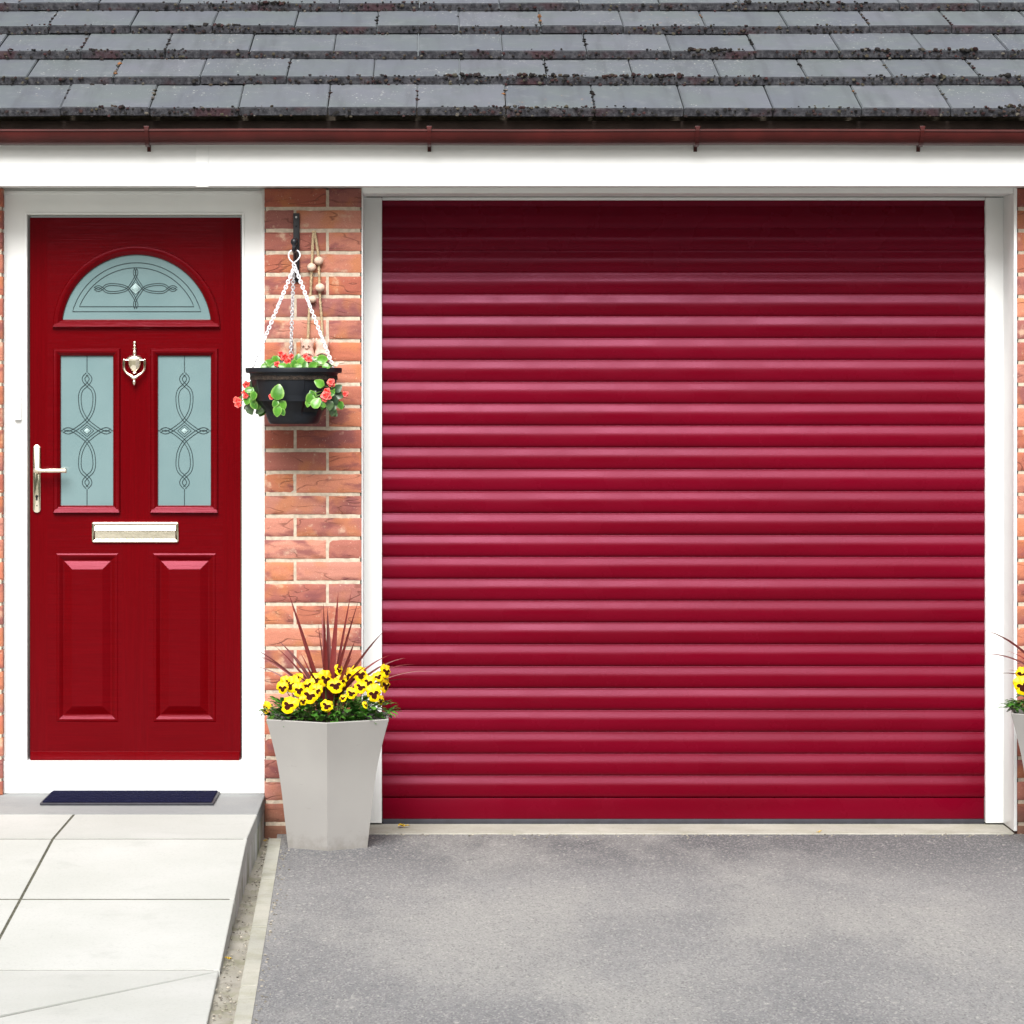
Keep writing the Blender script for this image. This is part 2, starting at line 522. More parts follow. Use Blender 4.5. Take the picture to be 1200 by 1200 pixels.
# driveway : one sheet reaching from the garage threshold out to the road
EDGE0, EDGE1 = -.532, -.452       # its left edge drifts to the right as it comes forward
def edge_x(u): return EDGE0 + (u - .12) * (EDGE1 - EDGE0) / 3.0
bm = bmesh.new()
us = [0.0, .12, 1.0, 2.0, 3.1, 4.5, 7.0, 14.0]
rows = []
for u in us:
    L = edge_x(min(u, 6)); rows.append([bm.verts.new((L - .020, -u, GZ)), bm.verts.new((9.0, -u, GZ))])
for a, b in zip(rows, rows[1:]): bm.faces.new((a[0], a[1], b[1], b[0]))
lo = [bm.verts.new((v.co.x, v.co.y, -.02)) for v in (r[0] for r in rows)]
for i in range(len(rows) - 1): bm.faces.new((rows[i][0], rows[i + 1][0], lo[i + 1], lo[i]))
struct(obj('driveway', bm, M['asphalt']))

# kerb edging (short lengths butted end to end) and the silted channel beside the ramp
bm = bmesh.new(); tone = bm.faces.layers.float.new('tone')
u = .12
while u < 6.0:
    L = .905
    for (a, b_) in ((u, min(u + L, 6.2)),):
        x0, x1 = edge_x(a), edge_x(b_)
        q = [(x0 - .047, -a - .002), (x0, -a - .002), (x1, -b_ + .002), (x1 - .047, -b_ + .002)]
        t = bmesh.new()
        lo_ = [t.verts.new((p[0], p[1], -.03)) for p in q]; hi_ = [t.verts.new((p[0], p[1], GZ + .0022)) for p in q]
        t.faces.new(lo_[::-1]); t.faces.new(hi_)
        for i in range(4): t.faces.new((lo_[i], lo_[(i + 1) % 4], hi_[(i + 1) % 4], hi_[i]))
        bmesh.ops.bevel(t, geom=list(t.edges), offset=.004, segments=2, affect='EDGES')
        tn = random.random()
        for f in merge(bm, t): f[tone] = tn
    u += L
struct(obj('kerb', bm, M['edging']))
bm = bmesh.new()
nx, ny = 10, 120
grid = []
for j in range(ny + 1):
    u = .0 + 6.2 * j / ny; r = []
    xr = edge_x(max(u, .12)) - .045
    for i in range(nx + 1):
        x = -.63 + (xr + .63) * i / nx
        z = .006 + .010 * mn.noise(Vector((x * 22, u * 9, 0))) + .006 * mn.noise(Vector((x * 90, u * 60, 4)))
        r.append(bm.verts.new((x, -u, z)))
    grid.append(r)
for j in range(ny):
    for i in range(nx): bm.faces.new((grid[j][i], grid[j][i + 1], grid[j + 1][i + 1], grid[j + 1][i]))
struct(obj('drainage_channel', bm, M['channel'], angle=60))

# the paved ramp : flat landing, then two rows of slabs falling to the drive, then level slabs
PZ = .154
SL = .0846
def path_z(u):
    if u <= 1.08: return PZ
    if u >= 2.64: return GZ
    return PZ - SL * (u - 1.08)
def path_edge(u):
    pts = [(-.1, -.597), (.0, -.597), (1.08, -.595), (2.62, -.574), (3.25, -.556), (7, -.45)]
    for (a, xa), (b_, xb) in zip(pts, pts[1:]):
        if u <= b_: return xa + (xb - xa) * (u - a) / (b_ - a)
    return pts[-1][1]
bm = bmesh.new(); tone = bm.faces.layers.float.new('tone')
cols = [None, -1.191, -1.792, -2.393, -2.99, -3.6]
gap = .005
def slab(q, zf, th=.05, mi=0, bev=.0016):
    """q: plan corners (x, u) counter-clockwise from above"""
    t = bmesh.new()
    hi_ = [t.verts.new((x, -u, zf(u))) for x, u in q]; lo_ = [t.verts.new((x, -u, zf(u) - th)) for x, u in q]
    t.faces.new(hi_); t.faces.new(lo_[::-1])
    m = len(q)
    for i in range(m): t.faces.new((lo_[i], lo_[(i + 1) % m], hi_[(i + 1) % m], hi_[i]))
    bmesh.ops.bevel(t, geom=[e for e in t.edges if all(v in hi_ for v in e.verts)], offset=bev, segments=2, affect='EDGES')
    tn = random.random()
    for f in merge(bm, t, mi): f[tone] = tn
rowsU = [.50, 1.08, 1.85, 2.62]
def diag(x):   # the line across the path where the ramp ends
    return 2.62 + (-.574 - x) * (3.24 - 2.62) / (1.06 - .574)
for c in range(5):
    for k in range(3):
        u0, u1 = rowsU[k] + .007, rowsU[k + 1] - .007
        def xr(u): return path_edge(u) if c == 0 else cols[c] - gap * (.55 if c == 1 else .5)
        xl = cols[c + 1] + gap * (.55 if c == 0 else .5)
        slab([(xl, u1), (xr(u1), u1), (xr(u0), u0), (xl, u0)], path_z)
# cut pieces either side of the diagonal joint
for c in range(5):
    xl = cols[c + 1] + gap * (.55 if c == 0 else .5)
    rgt = -.576 if c == 0 else cols[c] - gap
    slab([(xl, diag(xl) - .010), (rgt, max(2.634, diag(rgt) - .010)), (rgt, 2.626), (xl, 2.626)], lambda u: GZ + .0030)
    x2 = (path_edge(3.4) if c == 0 else rgt)
    slab([(xl, 3.50 + .6 * (c > 1)), (x2, 3.50 + .6 * (c > 1)), (rgt, diag(rgt) + .010), (xl, diag(xl) + .010)], lambda u: GZ + .0005)
    for k in range(4):
        a = 3.505 + .6 * (c > 1) + k * .6
        slab([(xl, a + .595), (path_edge(a + .6) if c == 0 else rgt, a + .595), (path_edge(a) if c == 0 else rgt, a), (xl, a)], lambda u: GZ + .001)
# landing slab in front of the door sill, its grey partly painted eaves shade
slab([(-3.6, .497), (path_edge(.5), .497), (-.598, -.0), (-3.6, -.0)], lambda u: PZ + .0005, mi=1)
slab([(X(4, -.06), -.003), (-.601, -.003), (-.601, -.075), (X(4, -.06), -.075)], lambda u: PZ + .001, mi=1)
# bedding below the joints, and the exposed side of the ramp
for q in (([(-3.6, -.0), (-.606, -.0), (-.606, 1.08), (-3.6, 1.08)]), ([(-3.6, 1.08), (-.606, 1.08), (-.59, 2.64), (-3.6, 2.64)]), ([(-3.6, 2.64), (-.59, 2.64), (-.46, 6.4), (-3.6, 6.4)])):
    f = bm.faces.new([bm.verts.new((x, -u, path_z(u) - .0015)) for x, u in q][::-1]); f.material_index = 2
pts = [0.0, .5, 1.08, 1.5, 1.85, 2.2, 2.62]
for a, b_ in zip(pts, pts[1:]):
    xa, xb = path_edge(a) - .004, path_edge(b_) - .004
    if True:
        f = bm.faces.new([bm.verts.new(p) for p in ((xa, -a, -.01), (xb, -b_, -.01), (xb, -b_, path_z(b_) - .012), (xa, -a, path_z(a) - .012))])
        f.material_index = 3
struct(obj('path', bm, [M['slab'], M['shaded_step'], M['joint'], M['side_concrete']]))

# ================================================================== HOUSE
house = thing('house', 'brick house front with red panelled door, wide red roller garage door and grey tiled roof', 'house', (0, 0, 0))

PIER_L, PIER_R = X(310), X(423.5)
LEFT_R, RIGHT_L = X(3), X(1192)
CO = 25.75 * D / 3800     # course height
MZ0 = Z(244.5)            # a mortar line
TOP = Z(222.3)
FTOP = Z(218, .22) + .0078
BH = CO - .0125
def bricks(bm, tone, x0, x1, z_lo, z_hi, half_left=None):
    """stretcher bond with rough, slightly displaced faces"""
    k0 = int((MZ0 - z_lo) / CO) + 1
    for k in range(-1, k0 + 1):
        zt = MZ0 - k * CO - .00625
        zb = zt - BH
        if zb < z_lo - .06: break
        off = 0 if k % 2 else 1
        xs = []
        if half_left == 'pier':
            W = x1 - x0
            cut = x0 + W * (.650 if off == 0 else .315)
            xs = [(x0, cut - .005), (cut + .005, x1)]
        elif half_left == 'right':        # bonded from the corner at its left
            x = x0; first = .1025 if off else .215
            w = first
            while x < x1:
                xs.append((x, min(x + w, x1))); x += w + .010; w = .215
        else:                              # bonded from the corner at its right
            x = x1; w = .1025 if off else .215
            while x > x0:
                xs.append((max(x - w, x0), x)); x -= w + .010; w = .215
        for a, b_ in xs:
            tn = random.random()
            w = b_ - a
            nxx, nzz = max(4, int(w / .012)), 7
            jx, jz, jy = random.uniform(-.0012, .0012), random.uniform(-.0012, .0012), random.uniform(-.0015, .0010)
            seed = random.uniform(0, 100)
            t = bmesh.new(); g = []
            for j in range(nzz + 1):
                r = []
                for i in range(nxx + 1):
                    fx, fz = i / nxx, j / nzz
                    x = a + w * fx; z = zb + BH * fz
                    n1 = mn.noise(Vector((x * 30, z * 30, seed)))
                    n2 = mn.noise(Vector((x * 90, z * 130, seed + 9)))
                    ed = min(fx * w, (1 - fx) * w, fz * BH, (1 - fz) * BH)
                    y = -.0045 + jy - .0012 * n1 - .0012 * n2
                    if ed < 1e-6:
                        y += .0040
                        x += .0010 * n2 * (1 if 0 < fz < 1 else .3); z += .0014 * n1
                    r.append(t.verts.new((x + jx * .3, y, z + jz * .4)))
                g.append(r)
            for j in range(nzz):
                for i in range(nxx): t.faces.new((g[j][i], g[j][i + 1], g[j + 1][i + 1], g[j + 1][i]))
            rim = [g[0][i] for i in range(nxx + 1)] + [g[j][nxx] for j in range(1, nzz + 1)] + [g[nzz][i] for i in range(nxx - 1, -1, -1)] + [g[j][0] for j in range(nzz - 1, 0, -1)]
            back = [t.verts.new((v.co.x, .102, v.co.z)) for v in rim]
            m = len(rim)
            for i in range(m): t.faces.new((rim[i], back[i], back[(i + 1) % m], rim[(i + 1) % m]))
            for f in merge(bm, t, 0): f[tone] = tn

def wall_part(name, x0, x1, mode, label=None):
    bm = bmesh.new(); tone = bm.faces.layers.float.new('tone')
    bricks(bm, tone, x0, x1, .0, TOP, mode)
    # mortar body, a few mm back from every brick face
    e0 = x0 + (.004 if mode != 'left' else 0); e1 = x1 - (.004 if mode != 'right' else 0)
    t = bmesh.new()
    nxx, nzz = max(2, int((e1 - e0) / .02)), 110
    z0, z1 = -.01, TOP - .001
    g = [[t.verts.new((e0 + (e1 - e0) * i / nxx, .0005 + .0012 * mn.noise(Vector((i * .9, j * .8, x0))), z0 + (z1 - z0) * j / nzz)) for i in range(nxx + 1)] for j in range(nzz + 1)]
    for j in range(nzz):
        for i in range(nxx): t.faces.new((g[j][i], g[j][i + 1], g[j + 1][i + 1], g[j + 1][i]))
    merge(bm, t, 1)
    add_box(bm, (e0, .006, -.01), (e1, .30, TOP - .002), 0, 1)
    return obj(name, bm, [M['brick'], M['mortar']], house, angle=40, label=label)
wall_part('brick_pier', PIER_L, PIER_R, 'pier', 'narrow brick pier between the front door and the garage door')
wall_part('brick_wall', LEFT_R - 2.2, LEFT_R, 'left')
wall_part('brick_wall', RIGHT_L, RIGHT_L + 2.6, 'right')
# plinth brick that stands proud at the foot of the right wall is part of the same bond; the hidden head wall over both openings
bm = bmesh.new()
add_box(bm, (LEFT_R - 2.2, .03, TOP + .02), (RIGHT_L + 2.6, .30, 2.56), 0, 0)
obj('lintel_wall', bm, M['mortar'], house)

# ---- roof -------------------------------------------------------------
tz = [2.470, 2.603, 2.722, 2.842, 2.960]
for i in range(9): tz.append(tz[-1] + .120)
bm = bmesh.new(); tone = bm.faces.layers.float.new('tone')
TW = .295
XL, XR = -4.2, 5.2
edge_spots = []; seam_spots = []
for r in range(13):
    y0, z0 = -.31 + .30 * r, tz[r]
    zn = tz[r + 1] - .032
    slope = math.atan2(zn - z0, .30)
    off = -.078 if r % 2 == 0 else -.228
    k0 = math.floor((XL - off) / TW)
    x = off + k0 * TW
    while x < XR:
        w = TW - .0035
        L = .40
        t = bmesh.new()
        bmesh.ops.create_cube(t, size=1)
        for v in t.verts:
            v.co = Vector(((v.co.x + .5) * w, (v.co.y + .5) * L, (v.co.z - .5) * .030))
        bmesh.ops.bevel(t, geom=list(t.edges), offset=.0028, segments=2, affect='EDGES')
        rotz = random.uniform(-.0035, .0035)
        dz = random.uniform(-.0022, .0022); dy = random.uniform(-.003, .003)
        mat = Matrix.Translation((x + .0018, y0 + dy, z0 + dz)) @ Matrix.Rotation(slope + random.uniform(-.004, .004), 4, 'X') @ Matrix.Rotation(rotz, 4, 'Z') @ Matrix.Rotation(random.uniform(-.004, .004), 4, 'Y')
        tn = random.random()
        bmesh.ops.recalc_face_normals(t, faces=t.faces)
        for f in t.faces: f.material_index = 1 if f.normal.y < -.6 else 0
        for f in merge(bm, t, 0, mat, keep=True): f[tone] = tn
        x += TW
    edge_spots.append((y0, z0)); 
roof = obj('roof', bm, [M['tile'], M['tile_edge']], house, angle=30)
# moss along the tile edges and in the joints
bm = bmesh.new(); tone = bm.faces.layers.float.new('tone')
rnd = random.Random(11)
def blob(c, r, sx=1, sy=1, sz=.7, tn=None):
    t = bmesh.new(); bmesh.ops.create_icosphere(t, subdivisions=1, radius=r)
    a = rnd.uniform(0, 6); rot = Matrix.Rotation(a, 3, 'Z') @ Matrix.Rotation(rnd.uniform(0, 3), 3, 'X')
    for v in t.verts:
        p = (rot @ v.co) * rnd.uniform(.65, 1.3)
        v.co = Vector((p.x * sx, p.y * sy, p.z * sz)) + Vector(c)
    tn = rnd.random() ** .8 * .9 if tn is None else tn
    for f in merge(bm, t): f[tone] = tn
for r in range(0, 7):
    y0, z0 = -.31 + .30 * r, tz[r]
    x = -2.6
    while x < 2.9:
        d = mn.noise(Vector((x * 1.7, r * 7.3, 0))) + .5 * mn.noise(Vector((x * 7, r * 3.1, 5)))
        if rnd.random() < .12 + 1.0 * d:
            rr = rnd.uniform(.0018, .0070) * (1.35 if d > .35 else .75)
            yy = y0 + rnd.uniform(-.004, .008)
            blob((x, yy, z0 + rnd.uniform(-.004, .005) + rr * .2), rr, 1.2, 1.0, .85)
        if rnd.random() < .35 + .3 * d:
            rr = rnd.uniform(.002, .006)
            blob((x + rnd.uniform(-.01, .01), y0 - .004 + rnd.uniform(0, .004), z0 - rnd.uniform(.004, .030)), rr, 1.3, .7, 1)
        x += rnd.uniform(.002, .008)
    off = -.078 if r % 2 == 0 else -.228
    zn = tz[r + 1] - .032
    for k in range(-9, 12):
        x = off + k * TW
        if rnd.random() < .55:
            tn0 = rnd.choice([.1, .3, .5, .7, .93, .96, 1.0, .8])
            a = rnd.uniform(0, .2)
            while a < .24:
                fr = (a) / .30
                rr = rnd.uniform(.003, .008)
                blob((x + rnd.uniform(-.004, .004), y0 + .30 * fr, z0 + (zn - z0) * fr + .001), rr, 1.2, 1.2, .6, min(1, max(0, tn0 + rnd.uniform(-.15, .1))))
                a += rnd.uniform(.012, .06)
            
obj('moss', bm, M['moss'], roof, angle=50, kind='stuff')
# underlay seen in the dark slot between gutter and tiles
bm = bmesh.new()
add_box(bm, (XL, -.2215, 2.388), (XR, -.206, 2.434), .002)
add_box(bm, (XL, -.222, 2.415), (XR, 3.6, 2.425), 0)
obj('underlay', bm, M['felt'], roof)

# ---- fascia and soffit
FZ = Z(218, .22)
bm = bmesh.new()
jx = X(237, .22)
for a, b_ in ((XL, jx - .0006), (jx + .0006, XR)):
    add_box(bm, (a, -.220, FZ), (b_, -.202, 2.387), .0018)
obj('fascia_board', bm, M['fascia'], house)
bm = bmesh.new()
add_box(bm, (jx - .021, -.2225, FZ - .002), (jx + .021, -.2195, 2.386), .0008)
obj('fascia_joint_trim', bm, M['fascia'], house)
bm = bmesh.new()
add_box(bm, (XL, -.201, FZ + .008), (XR, .028, FZ + .017), .001)
obj('soffit', bm, M['upvc'], house)

# ---- gutter (half round) with brackets
bm = bmesh.new()
gr, gy = .046, -.271
gz = 2.396
def gut(ra, n=14):
    pts = []
    for i in range(n + 1):
        a = PI * i / n
        pts.append((gy - ra * math.cos(a), gz - ra * math.sin(a)))
    return pts
outer, inner = gut(gr), gut(gr - .0025)
# front lip rolled outwards; the run falls a few millimetres to the right
prof = [(outer[0][0] - .003, gz + .004), (outer[0][0] - .0035, gz - .002)] + outer + [(outer[-1][0], gz + .006), (inner[-1][0], gz + .006)] + inner[::-1] + [(inner[0][0], gz + .005)]
segs = 40
prev = None
for i in range(segs + 1):
    x = XL + (XR - XL) * i / segs
    dz = -.0012 * i / segs * 4 + .0012 * math.sin(i * .9)
    ring = [bm.verts.new((x, y, z + dz)) for y, z in prof]
    if prev:
        m = len(prof)
        for k in range(m): bm.faces.new((prev[k], prev[(k + 1) % m], ring[(k + 1) % m], ring[k]))
    prev = ring
gutter = obj('gutter', bm, M['gutter'], house, angle=50)
for px in (-160, 171, 503, 818, 1082, 1410):
    bm = bmesh.new()
    x = X(px, .34)
    path = [(x, gy - gr - .007, gz + .010), (x, gy - gr - .0075, gz - .004)]
    for i in range(1, 13):
        a = PI * i / 13 * .93
        path.append((x, gy - (gr + .0055) * math.cos(a), gz - (gr + .0055) * math.sin(a)))
    path += [(x, -.2245, gz - .050), (x, -.2225, gz - .066)]
    for i in range(len(path) - 1):
        p, q = Vector(path[i]), Vector(path[i + 1])
        dd = (q - p).normalized(); nn = Vector((0, dd.z, -dd.y))
        w = .0065 if i < len(path) - 3 else .006
        vs = []
        for c_ in (p, q):
            for sx in (-w, w):
                for sn in (-.0022, .0022):
                    vs.append(bm.verts.new(c_ + Vector((sx, 0, 0)) + nn * sn))
        for f in ((0, 1, 3, 2), (4, 6, 7, 5), (0, 4, 5, 1), (2, 3, 7, 6), (0, 2, 6, 4), (1, 5, 7, 3)):
            bm.faces.new([vs[k] for k in f])
    add_box(bm, (x - .009, gy - gr - .009, gz + .004), (x + .009, gy - gr + .003, gz + .012), .0015)
    obj('gutter_bracket', bm, M['gutter'], gutter)

# ---- door frame
UF = -.045      # frame face, u metres in front of the wall (so behind it)
UD = -.070      # door face
fx0, fx1 = X(3.5, UF) - .001, PIER_L - .001
dx0, dx1 = X(34, UD), X(283, UD)
dz0, dz1 = Z(893, UD), Z(253.5, UD)
sz0 = PZ + .0018
bm = bmesh.new()
yf, yb = -UF, .14
fe = .006
fz0 = sz0 + .1125
ir = ((dx0 - .003, dx1 + .003, dz1 + .004))
prevl = None
for t_, y_ in ((0, yb), (0, yf + .002), (.004, yf), (1 - .06, yf), (1, yf + .002), (1, yb)):
    xl_, xr_ = fx0 + (ir[0] - fx0) * t_, fx1 + (ir[1] - fx1) * t_
    zt_ = FTOP + (ir[2] - FTOP) * t_
    lp = [bm.verts.new(p) for p in ((xl_, y_, fz0), (xl_, y_, zt_), (xr_, y_, zt_), (xr_, y_, fz0))]
    if prevl:
        for i in range(3): bm.faces.new((prevl[i], prevl[i + 1], lp[i + 1], lp[i]))
    prevl = lp
# raised outer bead and inner rebate
add_box(bm, (fx0 + .0, yf - .007, sz0 + .113), (fx0 + .012, yf - .0005, TOP - .001), .002)
add_box(bm, (fx1 - .012, yf - .007, sz0 + .113), (fx1, yf - .0005, TOP - .001), .002)
add_box(bm, (fx0 + .013, yf - .007, TOP - .014), (fx1 - .013, yf - .0005, TOP - .001), .002)
add_box(bm, (dx0 - .011, yf - .004, dz0), (dx0 - .004, yf - .0005, dz1 + .011), .0015)
add_box(bm, (dx1 + .004, yf - .004, dz0), (dx1 + .011, yf - .0005, dz1 + .011), .0015)
add_box(bm, (dx0 - .0035, yf - .004, dz1 + .005), (dx1 + .0035, yf - .0005, dz1 + .011), .0015)
frame = obj('door_frame', bm, M['upvc'], house)
bm = bmesh.new()
add_box(bm, (fx0, yf - .018, sz0), (fx1, yb, sz0 + .112), .004)
obj('door_sill', bm, M['upvc'], frame)

# ---- doorbell push on the left jamb
bm = bmesh.new()
add_box(bm, (X(17, UF), yf - .020, Z(492, UF)), (X(26, UF), yf - .0005, Z(464, UF)), .004)
bell = obj('doorbell', bm, M['upvc'], house, label='slim white bell push on the left side of the door frame')

# ---- front door leaf, in door coordinates (x from its middle, z from its foot)
DW, DH = dx1 - dx0 - .006, dz1 - dz0 - .008
DX, DZ0 = (dx0 + dx1) / 2, dz0 + .004
YD = -UD
door_px = lambda px: X(px, UD) - DX
door_pz = lambda py: Z(py, UD) - DZ0
def rect_loop(x0, x1, z0, z1, ins):
    return [(x0 + ins, z0 + ins), (x1 - ins, z0 + ins), (x1 - ins, z1 - ins), (x0 + ins, z1 - ins)]
AC = (door_px(160), door_pz(386)); AR = 87 * (D - UD) / 3800; AB = door_pz(374)
def arch_loop(ins, n=40):
    r = AR - ins; zb = AB + ins
    a0 = math.asin(max(-1, min(1, (zb - AC[1]) / r)))
    return [(AC[0] + r * math.cos(a0 + (PI - 2 * a0) * i / n), AC[1] + r * math.sin(a0 + (PI - 2 * a0) * i / n)) for i in range(n + 1)]
EX = .003
panels = [rect_loop(door_px(66), door_px(138.5), door_pz(846), door_pz(648.5), 0), rect_loop(door_px(179.5), door_px(253), door_pz(846), door_pz(648.5), 0)]
gl = [(door_px(71.5), door_px(132), door_pz(592), door_pz(417.5)), (door_px(185.5), door_px(246.5), door_pz(592), door_pz(417.5))]
MO = .027
glass_loops = [rect_loop(*g, -MO) for g in gl]
holes = panels + glass_loops + [arch_loop(-MO * 1.25)]
bm = bmesh.new()
def loop_verts(loop, y): return [bm.verts.new((x, y, z)) for x, z in loop]
outerL = [(-DW / 2, 0), (DW / 2, 0), (DW / 2, DH), (-DW / 2, DH)]
OE = loop_verts(outerL, 0.0)
edges = [bm.edges.new((OE[i], OE[(i + 1) % 4])) for i in range(4)]
HV = []
for h_ in holes:
    hv = loop_verts(h_, 0.0); HV.append(hv)
    edges += [bm.edges.new((hv[i], hv[(i + 1) % len(hv)])) for i in range(len(hv))]
bmesh.ops.triangle_fill(bm, edges=edges, use_beauty=True, use_dissolve=False)
for f in bm.faces:
    if f.normal.y > 0: f.normal_flip()
def sweep(start, loops):
    prev = start
    for lp, y in loops:
        cur = loop_verts(lp, y); m = len(cur)
        for i in range(m):
            bm.faces.new((prev[i], prev[(i + 1) % m], cur[(i + 1) % m], cur[i]))
        prev = cur
    return prev
# lower raised-and-fielded panels
PB = [(.002, -.0012), (.005, -.0020), (.010, -.0012), (.017, .0030), (.023, .0075), (.027, .0082), (.030, .0070), (.053, -.0010), (.0545, -.0014)]
for k, (pa, pb) in enumerate([(66, 138.5), (179.5, 253)]):
    a = (door_px(pa), door_px(pb), door_pz(846), door_pz(648.5))
    last = sweep(HV[k], [(rect_loop(*a, i), y) for i, y in PB])
    bm.faces.new(last)
# glazing mouldings
GB = [(.001, -.006), (.004, -.010), (.009, -.011), (.014, -.010), (.020, -.0055), (.0245, -.001), (.027, .008)]
for k in range(2):
    sweep(HV[2 + k], [(rect_loop(*gl[k], -MO + i), y) for i, y in GB])
AM = MO * 1.25
sweep(HV[4], [(arch_loop(-AM + i * 1.25), y) for i, y in GB])
# edges and back of the leaf
bk = [bm.verts.new((v.co.x, .044, v.co.z)) for v in OE]
for i in range(4): bm.faces.new((OE[i], OE[(i + 1) % 4], bk[(i + 1) % 4], bk[i]))
bm.faces.new(bk)
door = obj('front_door', bm, M['door_red'], house, loc=(DX, YD, DZ0), angle=20, recalc=True,
           label='glossy red panelled front door with arched fanlight and two frosted panes')
for f in door.data.polygons:
    if abs(f.normal.y) > .999: f.use_smooth = False

# extra moulded sill beads under the panes and fanlight
def bead(x0, x1, z0, z1, out=.012):
    t = bmesh.new()
    q = [(x0, z0), (x1, z0), (x1 - .010, z1), (x0 + .010, z1)]
    a = [t.verts.new((x, -.001, z)) for x, z in q]
    b_ = [t.verts.new((q[0][0] + .002, -out, z0 + .003)), t.verts.new((q[1][0] - .002, -out, z0 + .003)), t.verts.new((q[2][0] - .001, -.006, z1)), t.verts.new((q[3][0] + .001, -.006, z1))]
    t.faces.new(b_)
    for i in range(4): t.faces.new((a[i], a[(i + 1) % 4], b_[(i + 1) % 4], b_[i]))
    obj('moulding', t, M['door_red'], door, loc=(0, 0, 0))
bead(door_px(62.5), door_px(141), door_pz(601.5), door_pz(594), .017)
bead(door_px(176), door_px(256), door_pz(601.5), door_pz(594), .017)
bead(door_px(62), door_px(258), door_pz(384), door_pz(377), .017)

# glass panes with their leaded pattern
def pane(loop, cx, cz, name='glass_pane'):
    b2 = bmesh.new()
    a = [b2.verts.new((x, .0065, z)) for x, z in loop]; b_ = [b2.verts.new((x, .012, z)) for x, z in loop]
    b2.faces.new(a); b2.faces.new(b_[::-1]); m = len(a)
    for i in range(m): b2.faces.new((a[i], a[(i + 1) % m], b_[(i + 1) % m], b_[i]))
    return obj(name, b2, M['glass'], door, loc=(0, 0, 0), recalc=True)
for g in gl: pane(rect_loop(*g, -.003), 0, 0)
pane(arch_loop(-.003), 0, 0)
YG = .0058
def lead(b2, pts, r=.0014, closed=False):
    tube(b2, [(x, YG, z) for x, z in pts], r, 6, closed)
def double(b2, pts, w=.0048, r=.0013):
    vs = spline([(x, 0, z) for x, z in pts], 7)
    for sgn in (-1, 1):
        out = []
        for i, p in enumerate(vs):
            t = (vs[min(i + 1, len(vs) - 1)] - vs[max(0, i - 1)]).normalized()
            n = Vector((t.z, 0, -t.x))
            out.append((p.x + n.x * w * sgn, p.z + n.z * w * sgn))
        lead(b2, out, r)
U = D / 3800 / 3.75      # one zoomed unit in metres
def motif(b2, cx, cz, sx=1.0, sz=1.0, turn=False, w=.0046, lens=1.0):
    half = [(0, 252), (-14, 236), (-13, 220), (4, 200), (24, 180), (32, 148), (26, 95), (4, 52), (-26, 24), (-58, 2), (-84, -8), (-105, 0)]
    for fx in (1, -1):
        for fz in (1, -1):
            pts = []
            for x, z in half:
                x, z = x * (lens if z > 60 else 1) * fx * U, z * fz * U
                if turn: x, z = z, x
                pts.append((cx + x * sx, cz + z * sz))
            double(b2, pts, w * min(sx, sz))
    for s_ in ((30, 26), (17, 15)):
        q = [(cx + s_[0] * U, cz), (cx, cz + s_[1] * U), (cx - s_[0] * U, cz), (cx, cz - s_[1] * U)]
        lead(b2, q, .0013, True)
def jewel(cx, cz, a, b_):
    b2 = bmesh.new()
    q = [b2.verts.new((cx + a, YG, cz)), b2.verts.new((cx, YG, cz + b_)), b2.verts.new((cx - a, YG, cz)), b2.verts.new((cx, YG, cz - b_))]
    t = b2.verts.new((cx, YG - .003, cz + .001))
    for i in range(4): b2.faces.new((q[i], q[(i + 1) % 4], t))
    obj('glass_jewel', b2, M['bevel_glass'], door, loc=(0, 0, 0), angle=5)
for k, (x0, x1, z0, z1) in enumerate(gl):
    b2 = bmesh.new(); cx, cz = (x0 + x1) / 2, (z0 + z1) / 2
    motif(b2, cx, cz)
    lead(b2, [(cx, z1 + .002), (cx, cz + 258 * U)]); lead(b2, [(cx, z0 - .002), (cx, cz - 258 * U)])
    lead(b2, [(x0 - .002, cz), (cx - 106 * U, cz)]); lead(b2, [(x1 + .002, cz), (cx + 106 * U, cz)])
    obj('leading', b2, M['glass_lead'], door, loc=(0, 0, 0))
    jewel(cx, cz, 16 * U, 14 * U)
b2 = bmesh.new()
lead(b2, arch_loop(.026), .0014, True); lead(b2, arch_loop(.043), .0014, True)
fcx, fcz = door_px(158.7), door_pz(338)
motif(b2, fcx, fcz, .72, .84, True, lens=.66)
obj('leading', b2, M['glass_lead'], door, loc=(0, 0, 0))
jewel(fcx, fcz, 22 * U, 26 * U)

# weather bar
bm = bmesh.new()
za, zb = door_pz(891), door_pz(880)
xa, xb = door_px(37), door_px(281)
pr = [(0.0, za), (-.030, za + .001), (-.032, za + .006), (-.028, za + .010), (-.014, zb - .002), (-.010, zb), (0, zb)]
L_ = [bm.verts.new((xa, y, z)) for y, z in pr]; R_ = [bm.verts.new((xb, y, z)) for y, z in pr]
for i in range(len(pr)): bm.faces.new((L_[i], L_[(i + 1) % len(pr)], R_[(i + 1) % len(pr)], R_[i]))
bm.faces.new(L_); bm.faces.new(R_)
obj('weather_bar', bm, M['door_red'], door, loc=(0, 0, 0))

